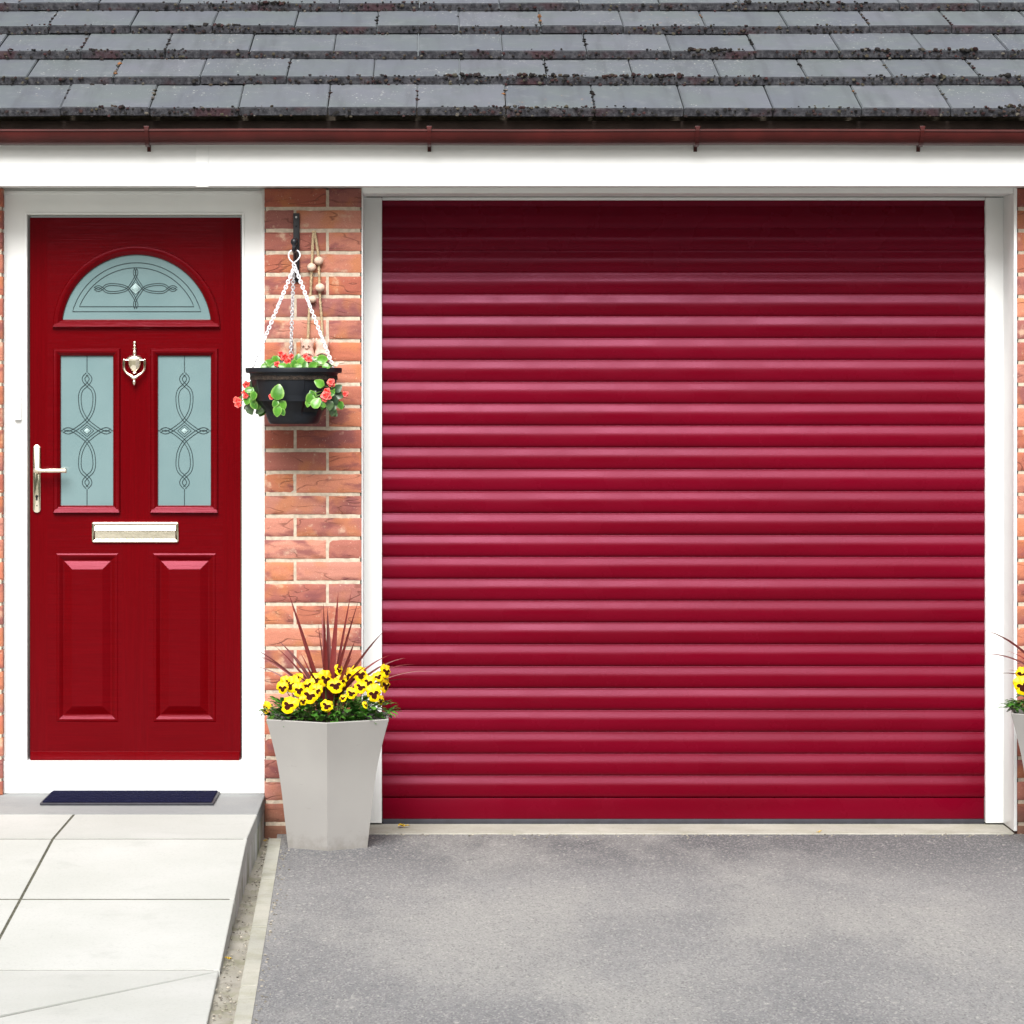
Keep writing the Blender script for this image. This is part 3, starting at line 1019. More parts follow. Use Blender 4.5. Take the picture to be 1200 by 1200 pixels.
# letter plate
bm = bmesh.new()
x0, x1, z0, z1 = door_px(107.5), door_px(210), door_pz(636), door_pz(611.3)
def rrect(x0, x1, z0, z1, r, n=4):
    out = []
    for cx, cz, a0 in ((x1 - r, z1 - r, 0), (x0 + r, z1 - r, 90), (x0 + r, z0 + r, 180), (x1 - r, z0 + r, 270)):
        for i in range(n + 1):
            a = R(a0 + 90 * i / n); out.append((cx + r * math.cos(a), cz + r * math.sin(a)))
    return out
prev = None
for ins, y in ((0, 0), (0.0005, -.006), (.002, -.009), (.006, -.010), (.010, -.008), (.011, -.003)):
    lp = [bm.verts.new((x, y, z)) for x, z in rrect(x0 + ins, x1 - ins, z0 + ins, z1 - ins, max(.0015, .007 - ins * .5))]
    if prev:
        m = len(lp)
        for i in range(m): bm.faces.new((prev[i], prev[(i + 1) % m], lp[(i + 1) % m], lp[i]))
    prev = lp
plate = obj('letter_plate', bm, M['polished'], door, loc=(0, 0, 0), angle=25)
b3 = bmesh.new()
i_ = .0125
n = 12; xs0, xs1, zt, zb = x0 + i_, x1 - i_, z1 - i_, z0 + i_
zm = zt - (zt - zb) * .36
prf = [(-.003, zt), (-.0040, zt - .001), (-.0125, zm), (-.0122, zm - .0014), (-.0100, zm - .003), (-.0085, zb + .004), (-.0062, zb)]
A = [b3.verts.new((xs0, y, z)) for y, z in prf]; B = [b3.verts.new((xs1, y, z)) for y, z in prf]
for i in range(len(prf) - 1): b3.faces.new((A[i], A[i + 1], B[i + 1], B[i]))
flap = obj('letter_flap', b3, M['polished'], door, loc=(0, 0, 0), angle=12)

# handle : back plate, lever, keyhole
bm = bmesh.new()
hx0, hx1, hz0, hz1 = door_px(38.8), door_px(48.2), door_pz(601), door_pz(521)
prev = None
for ins, y in ((0, 0), (0, -.006), (.0012, -.0085), (.0035, -.0095)):
    lp = [bm.verts.new((x, y, z)) for x, z in rrect(hx0 + ins, hx1 - ins, hz0 + ins, hz1 - ins, (hx1 - hx0) / 2 - ins - .0003, 6)]
    if prev:
        m = len(lp)
        for i in range(m): bm.faces.new((prev[i], prev[(i + 1) % m], lp[(i + 1) % m], lp[i]))
    prev = lp
bm.faces.new(prev)
lathe(bm, [(.010, .009), (.010, .014), (.0085, .016), (.0075, .034), (.006, .044)], ((hx0 + hx1) / 2, 0, door_pz(551)), 20, 'y')
zl = door_pz(551.2)
xc = (hx0 + hx1) / 2
tube(bm, spline([(xc - .004, -.046, zl), (xc + .012, -.050, zl), (xc + .045, -.050, zl + .0005), (xc + .082, -.047, zl + .0005), (door_px(80), -.045, zl)], 5), [.0068] * 5 + [.0072] * 5 + [.0085] * 5 + [.0085] * 5 + [.0065], 12)
handle = obj('door_handle', bm, M['polished'], door, loc=(0, 0, 0), angle=35)
bm = bmesh.new()
kz = door_pz(583)
lathe(bm, [(.0052, .0098), (.0052, .0103)], (xc, 0, kz + .004), 16, 'y')
add_box(bm, (xc - .0032, -.0103, kz - .010), (xc + .0032, -.0097, kz + .004), .0)
lathe(bm, [(.0022, .0098), (.0022, .0104)], (xc + .0005, 0, door_pz(592.5)), 10, 'y')
obj('keyhole', bm, M['dark_hole'], door, loc=(0, 0, 0))

# urn knocker
bm = bmesh.new()
kx = door_px(158)
def kz_(py): return door_pz(py)
k0 = Vector((kx, -.010, 0))
# finial
prof = [(.0002, kz_(399.3)), (.0042, kz_(400.3)), (.0055, kz_(401.8)), (.0042, kz_(403.3)), (.0022, kz_(403.9)), (.0040, kz_(404.6)), (.0048, kz_(405.7)), (.0036, kz_(407)), (.0020, kz_(407.7)),
        (.0078, kz_(408.2)), (.0080, kz_(408.9)), (.0035, kz_(409.6)), (.0042, kz_(411)), (.0062, kz_(412.3)), (.0066, kz_(414.2)), (.0050, kz_(415.2)), (.006, kz_(416.2))]
lathe(bm, prof, k0, 18, 'z', squash=.8)
# urn body
prof = [(.006, kz_(415.8)), (.018, kz_(417)), (.0270, kz_(419.2)), (.0285, kz_(420.8)), (.0245, kz_(421.5)), (.0235, kz_(423.2)), (.0225, kz_(427)), (.0185, kz_(431)), (.0110, kz_(434)), (.0048, kz_(436)), (.0075, kz_(437)), (.0002, kz_(437.4))]
lathe(bm, prof, k0, 28, 'z', squash=.42)
sphere(bm, (kx - .0355, -.014, kz_(421.8)), .0048); sphere(bm, (kx + .0355, -.014, kz_(421.8)), .0048)
tube(bm, [(kx - .034, -.014, kz_(422)), (kx + .034, -.014, kz_(422))], .0026, 8)
pts = [(-.0355, 422), (-.0360, 427), (-.0345, 432.5), (-.0260, 437), (-.0120, 440.4), (0, 443), (.0120, 440.4), (.0260, 437), (.0345, 432.5), (.0360, 427), (.0355, 422)]
sp = spline([(kx + a, -.020 - .006 * (1 - abs(a) / .036), kz_(b_)) for a, b_ in pts], 4)
tube(bm, sp, [.0040 + .0030 * math.exp(-((p.x - kx) / .013) ** 2) for p in sp], 10)
lathe(bm, [(.0045, kz_(443.5)), (.0028, kz_(445.0)), (.0062, kz_(446.3)), (.0064, kz_(448)), (.0030, kz_(450.6)), (.0002, kz_(451.8))], (kx, -.024, 0), 16)
obj('door_knocker', bm, M['polished'], door, loc=(0, 0, 0), angle=40)

# ---- garage opening : white liners on the reveals, head, rails
UR = -.20
gxl, gxr = X(447.5, UR), X(1155, UR)
bm = bmesh.new()
add_box(bm, (PIER_R + .0045, .0, TOP - .012), (RIGHT_L - .0125, .1985, FTOP), .0015)
gf = obj('garage_frame', bm, M['upvc'], house)
for a, b_ in (((PIER_R + .001, -.004, GZ + .006), (PIER_R + .004, .1985, FTOP)), ((RIGHT_L - .012, -.004, GZ + .010), (RIGHT_L - .001, .1985, FTOP))):
    bm = bmesh.new(); add_box(bm, a, b_, .0012); obj('reveal_liner', bm, M['upvc'], gf)
for a, b_ in ((PIER_R + .001, gxl), (gxr, RIGHT_L - .001)):
    bm = bmesh.new()
    add_box(bm, (a, .20, GZ + .010), (b_, .268, TOP - .014), .003)
    obj('guide_rail', bm, M['upvc'], gf)
bm = bmesh.new()
hz = Z(234.5, UR)
add_box(bm, (gxl + .001, .2005, hz - .0), (gxr - .001, .268, TOP - .0135), .002)
obj('head_rail', bm, M['upvc'], gf)

# ---- roller shutter
US = -.222
pitch = 25.65 * (D - US) / 3800
zb0 = Z(960.5, US)
sprof = [(0.000, .0040), (.022, .0064), (.06, .0088), (.12, .0108), (.20, .0122), (.31, .0130), (.43, .0132), (.54, .0129), (.61, .0122), (.68, .0108), (.78, .0084), (.90, .0056), (.97, .0041), (1.0, .0040)]
bm = bmesh.new()
nseg = 60
x0, x1 = gxl - .02, gxr + .02
nsl = 30
prevr = None
srng = random.Random(5)
for s_ in range(1, nsl):
    z0 = zb0 + s_ * pitch
    wob = [srng.uniform(-.0005, .0005) for _ in range(4)]
    for j, (t, o) in enumerate(sprof):
        ring = []
        for i in range(nseg + 1):
            x = x0 + (x1 - x0) * i / nseg
            sag = .0010 * math.sin(x * 1.7 + 1.0) + (.0007 * mn.noise(Vector((x * 1.4, s_ * 3.7, 0))) + wob[0]) * math.sin(PI * t)
            ring.append(bm.verts.new((x, -US + .010 - o + sag + .0004 * math.sin(PI * t) * mn.noise(Vector((x * 3, s_ * 5, t * 2))), z0 + t * pitch)))
        if prevr and not (j == 0 and s_ == 1):
            for i in range(nseg): bm.faces.new((prevr[i], prevr[i + 1], ring[i + 1], ring[i]))
        prevr = ring
gd = obj('garage_door', bm, M['shutter'], house, angle=24, recalc=False, label='wide red roller shutter of horizontal curved slats')
bm = bmesh.new()
add_box(bm, (gxl + .002, -US - .001, zb0 + .003), (gxr - .002, -US + .012, zb0 + pitch - .001), .0015)
obj('bottom_rail', bm, M['shutter'], gd)
bm = bmesh.new()
add_box(bm, (gxl + .002, -US - .002, Z(967.5, US)), (gxr - .002, -US + .012, zb0 + .0025), .002)
obj('rubber_seal', bm, M['rubber'], gd)
bm = bmesh.new()
add_box(bm, (PIER_R + .013, .24, GZ), (RIGHT_L - .013, .30, 2.3), 0)
obj('backing', bm, M['rubber'], gd)
# threshold strip in the opening
bm = bmesh.new(); tone = bm.faces.layers.float.new('tone')
t = bmesh.new()
nn_ = 80
A = []; B = []
xa, xb = PIER_R + .001, RIGHT_L - .012
rows_ = []
for (y, z) in ((.30, GZ + .0045), (.02, GZ + .0045), (-.012, GZ + .003), (-.016, GZ - .02)):
    rows_.append([t.verts.new((xa + (xb - xa) * i / nn_, y + (.006 * mn.noise(Vector((i * .35, y * 9, 1))) if y < 0 else 0), z)) for i in range(nn_ + 1)])
for a, b_ in zip(rows_, rows_[1:]):
    for i in range(nn_): t.faces.new((a[i], a[i + 1], b_[i + 1], b_[i]))
for f in merge(bm, t): f[tone] = .3
struct(obj('threshold', bm, M['threshold']))

# ================================================================== DOOR MAT
bm = bmesh.new()
mz = PZ + .0015
add_box(bm, (-1.330, -.285, mz), (-.752, .042, mz + .008), .003, 1)
rib = 0
y = -.276
while y < .034:
    add_box(bm, (-1.322, y, mz + .0075), (-.760, y + .0075, mz + .0125 + random.uniform(-.0008, .0008)), .0015, 0, 1)
    y += .0105
mat_o = obj('door_mat', bm, [M['mat'], M['rubber']], origin=(-1.04, -.12, mz))
tag(mat_o, 'dark navy ribbed doormat lying on the paving before the red front door', 'doormat')

# ================================================================== TALL PLANTERS
HS = [(0.0, 1.0), (.08, .957), (.157, .914), (.24, .872), (.32, .833), (.42, .795), (.52, .764), (.62, .738), (.73, .713), (.86, .682), (1.0, .65)]
def planter(cx, cy, r, h, rot, label):
    root = thing('planter', label, 'planter', (cx, cy, GZ), 'tall tapering grey planters by the garage door')
    bm = bmesh.new(); rings = []
    def ring(rr, z):
        return [bm.verts.new((cx + rr * math.cos(rot + k * PI / 3), cy + rr * math.sin(rot + k * PI / 3), z)) for k in range(6)]
    zs = [(.93, GZ + h - .055), (.955, GZ + h - .006), (.962, GZ + h - .001), (.985, GZ + h), (1.0, GZ + h - .003)] + [(f, GZ + h * (1 - t)) for t, f in HS[1:]]
    for f, z in zs: rings.append(ring(r * f, z))
    rings.append(ring(r * .64, GZ + .0008))
    for A, B in zip(rings, rings[1:]):
        for k in range(6): bm.faces.new((A[k], A[(k + 1) % 6], B[(k + 1) % 6], B[k]))
    bm.faces.new(rings[-1])
    ve = [e for e in bm.edges if abs(e.verts[0].co.z - e.verts[1].co.z) > .0008 and e.calc_face_angle(0) > .5]
    obj('pot', bm, M['planter'], root, angle=38)
    bm = bmesh.new()
    c0 = bm.verts.new((cx, cy, GZ + h - .018)); last = None; ringsv = []
    for q in range(1, 7):
        rv = []
        for k in range(24):
            a = k * PI / 12; rr = r * .90 * q / 6
            rv.append(bm.verts.new((cx + rr * math.cos(a) * .93, cy + rr * math.sin(a) * .93, GZ + h - .022 + random.uniform(-.005, .005))))
        ringsv.append(rv)
    for k in range(24):
        bm.faces.new((c0, ringsv[0][k], ringsv[0][(k + 1) % 24]))
        for q in range(5): bm.faces.new((ringsv[q][k], ringsv[q + 1][k], ringsv[q + 1][(k + 1) % 24], ringsv[q][(k + 1) % 24]))
    obj('soil', bm, M['soil'], root, angle=60)
    return root
PH = Z(838.5, .26) - GZ
PR = .2328
pcx, pcy = X(384.5, .262), -.262
planter(pcx, pcy, PR, PH, R(-90 + 1), 'tall pale grey six-sided planter standing before the brick pier')
qcx, qcy = X(1257.5, .262), -.262
PH2 = Z(833.0, .26) - GZ
planter(qcx, qcy, PR, PH2, R(-90 - 11), 'tall grey six-sided planter cut off by the right edge of the photo')

def strap_leaf(bm, tone, base, tip, width, sag, rng, n=14, bend=None):
    """one long channelled leaf from base to tip"""
    base, tip = Vector(base), Vector(tip)
    d = tip - base; L = d.length
    mid = base + d * .5 + Vector((0, 0, sag)) + (Vector(bend) if bend else Vector((0, 0, 0)))
    side0 = d.cross(Vector((0, 1, 0)) if abs(d.normalized().y) < .8 else Vector((1, 0, 0))).normalized()
    tw = rng.uniform(-.9, .9)
    rows = []; tn = rng.random()
    for i in range(n + 1):
        t = i / n
        p = base * (1 - t) ** 2 + mid * 2 * t * (1 - t) + tip * t * t
        tg = (mid - base) * (1 - t) + (tip - mid) * t; tg.normalize()
        w = width * (min(1, .55 + t * 1.8) if t < .3 else 1.0) * max(.02, (1 - ((t - .3) / .7) ** 1.7) if t > .3 else 1)
        sd = Matrix.Rotation(tw * t + tw * .3, 3, tg) @ side0
        sd = (sd - tg * sd.dot(tg)).normalized(); nn = tg.cross(sd)
        rows.append([bm.verts.new(p + sd * w * .5 + nn * w * .16), bm.verts.new(p), bm.verts.new(p - sd * w * .5 + nn * w * .16)])
    for a, b_ in zip(rows, rows[1:]):
        for k in range(2):
            f = bm.faces.new((a[k], a[k + 1], b_[k + 1], b_[k])); f[tone] = tn

def cordyline(cx, cy, z, leaves, label, seed):
    rng = random.Random(seed)
    root = thing('cordyline', label, 'plant', (cx, cy, z))
    for (dx, dz, w, sag, dyy) in leaves:
        b2 = bmesh.new(); tn = b2.faces.layers.float.new('tone')
        b0 = Vector((cx + rng.uniform(-.012, .012), cy + rng.uniform(-.012, .012), z + .02))
        strap_leaf(b2, tn, b0, (cx + dx, cy + dyy, z + dz), w, sag, rng)
        obj('leaf', b2, M['cordyline'], root, recalc=False, angle=60)
    return root
S = (D - .26) / 3800
def lv(px, py, w, sag=.0, dy=0.0, cx=384.5, by=838.5): return ((px - cx) * S, (by - py) * S - .0, w, sag, dy)
leaves1 = [lv(338, 692, .015, .03, -.04), lv(342, 706, .013, .03, -.06), lv(379, 704, .020, .01, -.02), lv(383, 712, .022, 0, .05), lv(397, 693, .020, .02, -.05), lv(412, 690, .011, .02, .05),
           lv(421, 701, .012, .03, -.03), lv(392, 725, .014, .01, .08), lv(376, 715, .013, .01, .08), lv(371, 730, .010, .0, .10), lv(417, 748, .016, .03, -.08), lv(414, 765, .013, .03, -.12), lv(408, 774, .010, .03, .05),
           lv(325, 751, .013, .05, .03), lv(318, 757, .010, .04, .08), lv(356, 757, .012, .04, -.06), lv(349, 764, .010, .03, .08), lv(302, 770, .010, .07, .04), lv(292, 757, .008, .06, -.02), lv(282, 779, .006, .08, .02), lv(300, 772, .007, .05, .1),
           lv(452, 737, .010, .05, -.03), lv(437, 756, .012, .04, .04), lv(457, 766, .009, .06, -.05), lv(475, 771, .008, .08, .00), lv(485, 780, .006, .09, .05), lv(520, 788, .005, .11, -.02), lv(500, 800, .006, .10, .04),
           lv(405, 757, .012, .03, .06), lv(362, 780, .012, .05, -.10), lv(432, 777, .010, .06, -.10), lv(340, 785, .010, .06, -.09)]
SZ = GZ + PH - .02
cordyline(pcx, pcy, SZ, [(a, b_ + .02, c, d, e) for a, b_, c, d, e in leaves1], 'spiky bronze-red cordyline rising from the middle of the planter by the brick pier', 3)
leaves2 = [lv(1151, 741, .010, .10, -.03, 1257.5), lv(1177, 765, .010, .07, -.05, 1257.5), lv(1151, 771, .008, .11, .02, 1257.5), lv(1170, 793, .009, .08, .0, 1257.5), lv(1182, 790, .009, .07, .04, 1257.5), lv(1181, 752, .006, .06, .06, 1257.5)] + \
    [lv(1257.5 + (a - 384.5), b_, c, .03, d) for a, b_, c, d in ()] + \
    [((rx), rz, .013, .03, ry) for rx, rz, ry in ((-.02, .38, .0), (.03, .40, -.05), (.08, .36, .03), (-.07, .35, .05), (.14, .30, -.05), (.20, .22, .05), (.28, .15, .0), (-.03, .33, .09), (.05, .34, .1), (.24, .25, -.04), (.32, .10, .04))]
cordyline(qcx, qcy, GZ + PH2 - .02, [(a if abs(a) < .5 else a, b_ + .015, c, d, e) for a, b_, c, d, e in leaves2], 'spiky cordyline in the planter at the right edge, thin leaves crossing the white frame', 4)

# ---- pansies
def petal(bm, tone, rim, ang, L, half, mi, lift, rng):
    """rounded ruffled petal fanned about the flower's middle, facing -y"""
    tn = rng.random(); nr, na = 6, 10
    g = []; ph = rng.uniform(0, 6)
    for i in range(nr + 1):
        row = []
        for j in range(na + 1):
            t = i / nr; a = (j / na - .5) * 2
            rr = L * t * (1 - .20 * abs(a) ** 2.2) * (1 + .035 * math.sin(a * 7 + ph))
            th = ang + a * half * (1 - .10 * t)
            y = -lift - .006 * t * (1 - a * a) + .010 * t * t * t - .0016 * math.sin(a * 7 + ph) * t * t
            v = bm.verts.new((rr * math.cos(th), y, rr * math.sin(th))); v[rim] = min(1, t * (1 + .55 * a * a))
            row.append(v)
        g.append(row)
    for i in range(nr):
        for j in range(na):
            q = [g[i][j], g[i][j + 1], g[i + 1][j + 1], g[i + 1][j]]
            f = bm.faces.new(q); f.material_index = mi; f[tone] = tn
def pansy_mesh(seed):
    rng = random.Random(seed)
    me_b = bmesh.new(); tone = me_b.faces.layers.float.new('tone'); rim = me_b.verts.layers.float.new('rim')
    for a, L, half, mi, lf in [(58, .029, 50, 0, .0), (122, .029, 50, 0, .0012), (2, .0255, 44, 1, .0035), (178, .0255, 44, 1, .0035), (-90, .0275, 58, 1, .0060)]:
        petal(me_b, tone, rim, R(a + rng.uniform(-6, 6)), L * rng.uniform(.92, 1.08), R(half), mi, lf, rng)
    sphere(me_b, (0, -.0085, .0022), .0034, mi=2, sub=1, scale=(.8, .5, 1.0))
    return me_b
def mesh_from(bm, name, mats):
    bmesh.ops.remove_doubles(bm, verts=bm.verts, dist=1e-5)
    sharp_edges(bm, 75)
    me = bpy.data.meshes.new(name); bm.to_mesh(me); bm.free()
    for m in mats: me.materials.append(m)
    return me
PM = [mesh_from(pansy_mesh(i), 'pansy_bloom', [M['yellow'], M['blotch'], M['eye']]) for i in range(4)]

def leaf_blade(bm, tone, rimv, c, direc, up, L, W, rng, mi=0, cup=.2, wav=.0, rnd=.9):
    """small leaf: grid blade with a folded midrib"""
    direc = Vector(direc).normalized(); side = direc.cross(Vector(up)).normalized(); nn = side.cross(direc)
    tn = rng.random(); g = []
    n = 6
    for i in range(n + 1):
        t = i / n
        w = W * .5 * (math.sin(PI * min(1, t ** .75 * .97 + .02)) ** rnd + .02)
        row = []
        for j, a in enumerate((-1, -.55, 0, .55, 1)):
            p = Vector(c) + direc * (L * t) + side * (w * a) + nn * (cup * w * abs(a) - L * .22 * t * t + wav * math.sin(t * 14 + a * 3) * abs(a))
            v = bm.verts.new(p); v[rimv] = max(abs(a), 1.0 if i == n else 0); row.append(v)
        g.append(row)
    for i in range(n):
        for j in range(4):
            f = bm.faces.new((g[i][j], g[i][j + 1], g[i + 1][j + 1], g[i + 1][j])); f[tone] = tn; f.material_index = mi

def pansies(cx, cy, z, spots, label, seed, ext=1.0):
    rng = random.Random(seed)
    root = thing('pansy_plant', label, 'flowers', (cx, cy, z))
    # foliage
    bm = bmesh.new(); tone = bm.faces.layers.float.new('tone'); rimv = bm.verts.layers.float.new('rim')
    for k in range(430):
        a = rng.uniform(0, 2 * PI); rr = .205 * math.sqrt(rng.random()) * ext
        x = cx + rr * math.cos(a) * 1.02; y = cy + rr * math.sin(a) * .88
        hgt = rng.uniform(.0, .075) * (1 - .55 * (rr / .205) ** 2) + rng.uniform(0, .02)
        oa = a + rng.uniform(-.9, .9); el = rng.uniform(-.25, .9)
        dr = Vector((math.cos(oa) * math.cos(el), math.sin(oa) * math.cos(el), math.sin(el)))
        leaf_blade(bm, tone, rimv, (x, y, z + .004 + hgt), dr, (0, 0, 1), rng.uniform(.026, .046), rng.uniform(.017, .028), rng, wav=.0018)
    obj('foliage', bm, M['pansy_leaf'], root, recalc=False, angle=60)
    bm = bmesh.new()
    heads = []
    for i, (px, py, u, sc_, yaw, pitch_, roll) in enumerate(spots):
        p = P(px, py, u); heads.append(p)
        b0 = Vector((cx + (p.x - cx) * .6, cy + (p.y - cy) * .4, z))
        tube(bm, spline([b0, (b0 + p) / 2 + Vector((0, .01, .015)), p + Vector((0, .012, .006)), p + Vector((0, .004, 0))], 4), .0013, 6)
    obj('stem', bm, M['stem'], root)
    for i, (px, py, u, sc_, yaw, pitch_, roll) in enumerate(spots):
        o = bpy.data.objects.new('flower', PM[i % 4]); C.objects.link(o)
        o.parent = root
        o.location = heads[i] - Vector((cx, cy, z))
        o.scale = (sc_,) * 3
        o.rotation_euler = (R(pitch_), R(roll), R(yaw))
    return root
rg = random.Random(21)
raw = [(342, 802, 1.0), (339, 826, 1.12), (331, 806, .8), (347, 795, .9), (363, 815, 1.12), (361, 803, .95), (381, 795, 1.0), (393, 803, 1.15), (383, 827, .85), (412, 812, .8), (407, 791, .85),
       (422, 790, 1.05), (423, 805, .9), (438, 812, 1.05), (451, 802, 1.05), (452, 786, .9), (432, 799, .8), (312, 829, .75), (371, 796, .85), (400, 798, .8), (416, 786, .75), (350, 808, .9), (334, 799, .7), (371, 809, .85), (402, 818, .5), (428, 826, .45), (443, 793, .7), (355, 821, .6), (446, 820, .6), (397, 785, .7)]
spots = []
for i, (px, py, sc_) in enumerate(raw):
    front = (py - 785) / 45
    u = .26 + .02 + front * .14
    if px < 320 or px > 445: u = .27
    spots.append((px, py, u, sc_ * .98, (px - 384) * .35 + rg.uniform(-30, 30), rg.uniform(-38, 6), rg.uniform(-22, 22)))
pansies(pcx, pcy, SZ, spots, 'mass of yellow pansies with dark blotches in the planter by the brick pier', 5)
spots2 = [(1198, 790, .27, .9, -20, -10, 5), (1197, 803, .34, 1.1, 10, -8, -8), (1215, 795, .4, 1.0, 5, -10, 4), (1225, 815, .42, 1.1, -5, -5, 10), (1240, 800, .4, 1, 12, -12, -6), (1262, 806, .44, 1.1, 0, -10, 4),
          (1285, 798, .4, 1, 10, -8, 8), (1300, 812, .4, 1.05, 20, -5, -9), (1320, 800, .3, .95, 25, -12, 3), (1250, 788, .3, .95, -8, -14, 0), (1275, 785, .25, .9, 4, -10, 9)]
pansies(qcx, qcy, GZ + PH2 - .02, spots2, 'yellow pansies in the planter at the right edge of the photo', 6)
# pale stray stems beside the right planter
# ================================================================== BRACKET AND HANGING BASKET
bx = X(347.5)
root = thing('wall_bracket', 'black iron hanging bracket screwed high on the brick pier', 'bracket', (bx, -.006, Z(300)))
bm = bmesh.new()
add_box(bm, (bx - .011, -.014, Z(331)), (bx + .011, -.0062, Z(250)), .002)
obj('back_plate', bm, M['iron'], root)
ux = .20
bm = bmesh.new()
ax = X(344.8, ux)
za = Z(283, .0)
# horizontal arm coming forward to a hooked end, with a scrolled stay below
zt = Z(296, ux)
arm = [(bx, -.012, Z(282)), (bx - .002, -.07, Z(282)), (ax, -.15, Z(283, .15)), (ax, -.205, Z(286, ux)), (ax, -.222, Z(291, ux)), (ax, -.210, zt + .004), (ax, -.196, zt + .006)]
tube(bm, spline(arm, 6), .0065, 10)
stay = [(bx, -.012, Z(326)), (bx, -.05, Z(318)), ((ax + bx) / 2, -.10, Z(302, .1)), (ax, -.14, Z(290, .14))]
tube(bm, spline(stay, 6), .0060, 10)
sphere(bm, (ax, -.212, Z(283.5, .21)), .0115, scale=(1, .9, 1.15))
obj('arm', bm, M['iron'], root)
for py in (254.8, 265.5, 322):
    bm = bmesh.new(); sphere(bm, (bx - .0004, -.0145, Z(py)), .0042 if py < 260 else .0036, scale=(1, .5, 1))
    obj('screw', bm, M['screw'] if py < 260 else M['iron'], root)

HB = (X(344.2, ux), -ux)
zr = Z(431.5, ux)
hb = thing('hanging_basket', 'black plastic hanging basket on white chains by the front door', 'hanging basket', (HB[0], HB[1], Z(497, ux)))
k = (D - ux) / 3800
bm = bmesh.new()
def zz(py): return Z(py, ux)
n = 64
# body with four shallow side pockets pressed in
def body_r(t, a, inner=0):
    pass
prof = [(56.3, 431.2), (56.6, 432.5), (56.4, 436.2), (55.2, 437.2), (51.5, 437.4), (51.2, 440), (50.2, 447), (49.2, 454), (47.8, 461), (45.2, 468), (41.2, 474), (37.0, 479), (34.0, 483), (32.2, 487), (30.8, 491), (29.5, 494.8), (27.5, 496.6), (.01, 496.8)]
inner = [(46, 470), (49.5, 445), (52.5, 436), (53, 431.8), (54.8, 431.0)]
rings = []
pock = [R(-90 - 38), R(-90 + 38), R(-90 - 128), R(-90 + 128)]
PK = []
for (r, py) in inner + prof:
    ring = []
    for q in range(n):
        a = 2 * PI * q / n
        rr = r * k
        if (r, py) in prof and 440 <= py <= 486:
            for pa in pock:
                da = abs((a - pa + PI) % (2 * PI) - PI)
                if da < R(17) and 446 <= py <= 484: rr *= .90
        ring.append(bm.verts.new((HB[0] + rr * math.cos(a), HB[1] + rr * math.sin(a), zz(py))))
    rings.append(ring)
for i_, (A, B) in enumerate(zip(rings, rings[1:])):
    for q in range(n): 
        f = bm.faces.new((A[q], A[(q + 1) % n], B[(q + 1) % n], B[q]))
        a = 2 * PI * (q + .5) / n; py = (inner + prof)[i_][1]
        for pa in pock:
            da = abs((a - pa + PI) % (2 * PI) - PI)
            if i_ >= len(inner) and da < R(16) and 446 <= py < 480: f.material_index = 1
obj('bowl', bm, [M['pot_black'], M['mesh_black']], hb, angle=30)
bm = bmesh.new()
lathe(bm, [(.001, zz(434)), (.03, zz(434.5)), (.09, zz(435)), (.145, zz(437)), (.148, zz(445))], (HB[0], HB[1], 0), 32)
obj('soil', bm, M['soil'], hb)
# hook
hk = (X(344.8, ux), -ux, 0)
bm = bmesh.new()
zc = Z(300.5, ux); rr = 6.6 * k
pts = []
for i in range(17):
    a = R(130) - R(260) * i / 16 + R(0)
    a = R(90 + 48) + R(0) - 0
    ang = R(118) + R(305 - 0) * i / 16
    pts.append((hk[0] + rr * .95 * math.cos(ang), hk[1] + .003 * (i / 16 - .5), zc + rr * 1.0 * math.sin(ang)))
left_tail = [(hk[0] - rr * .35, hk[1], zc + rr * .9)]
loop = [(-3.0, 293.5), (-5.6, 295.5), (-6.6, 299.5), (-5.2, 304), (-1.2, 308), (1.8, 311), (.2, 313.2), (-2.0, 310.8), (-.2, 308.0), (4.0, 304.5), (6.8, 300), (6.0, 295.8), (3.2, 293.3)]
tube(bm, spline([(hk[0] + a * k, -ux - .002 + .0015 * math.sin(i), Z(b_, ux)) for i, (a, b_) in enumerate(loop)], 6), .0024, 8)
obj('hook', bm, M['chain'], hb, label='white wire hook at the top of the chains')
def chain(p0, p1, name='chain'):
    bm = bmesh.new()
    p0, p1 = Vector(p0), Vector(p1); L = (p1 - p0).length
    pitch_ = .0098; m = int(L / pitch_)
    d = (p1 - p0).normalized(); s1 = d.cross(Vector((0, 1, 0))).normalized(); s2 = d.cross(s1)
    for i in range(m):
        c = p0 + (p1 - p0) * (i + .5) / m
        a = R(45) + (PI / 2 if i % 2 else 0) + i * .12
        u_ = s1 * math.cos(a) + s2 * math.sin(a)
        pts = []
        for q in range(12):
            th = 2 * PI * q / 12
            pts.append(c + d * (.0078 * math.cos(th)) + u_ * (.0054 * math.sin(th)))
        tube(bm, pts, .0018, 5, True)
    obj(name, bm, M['chain'], hb)
top = (hk[0], -ux, Z(313, ux))
chain(top, (HB[0] - .132, -ux - .075, zr + .004)); chain((top[0] + .003, top[1], top[2]), (HB[0] + .134, -ux - .070, zr + .004)); chain((top[0] - .002, top[1] + .004, top[2]), (HB[0] - .018, -ux + .15, zr + .004))

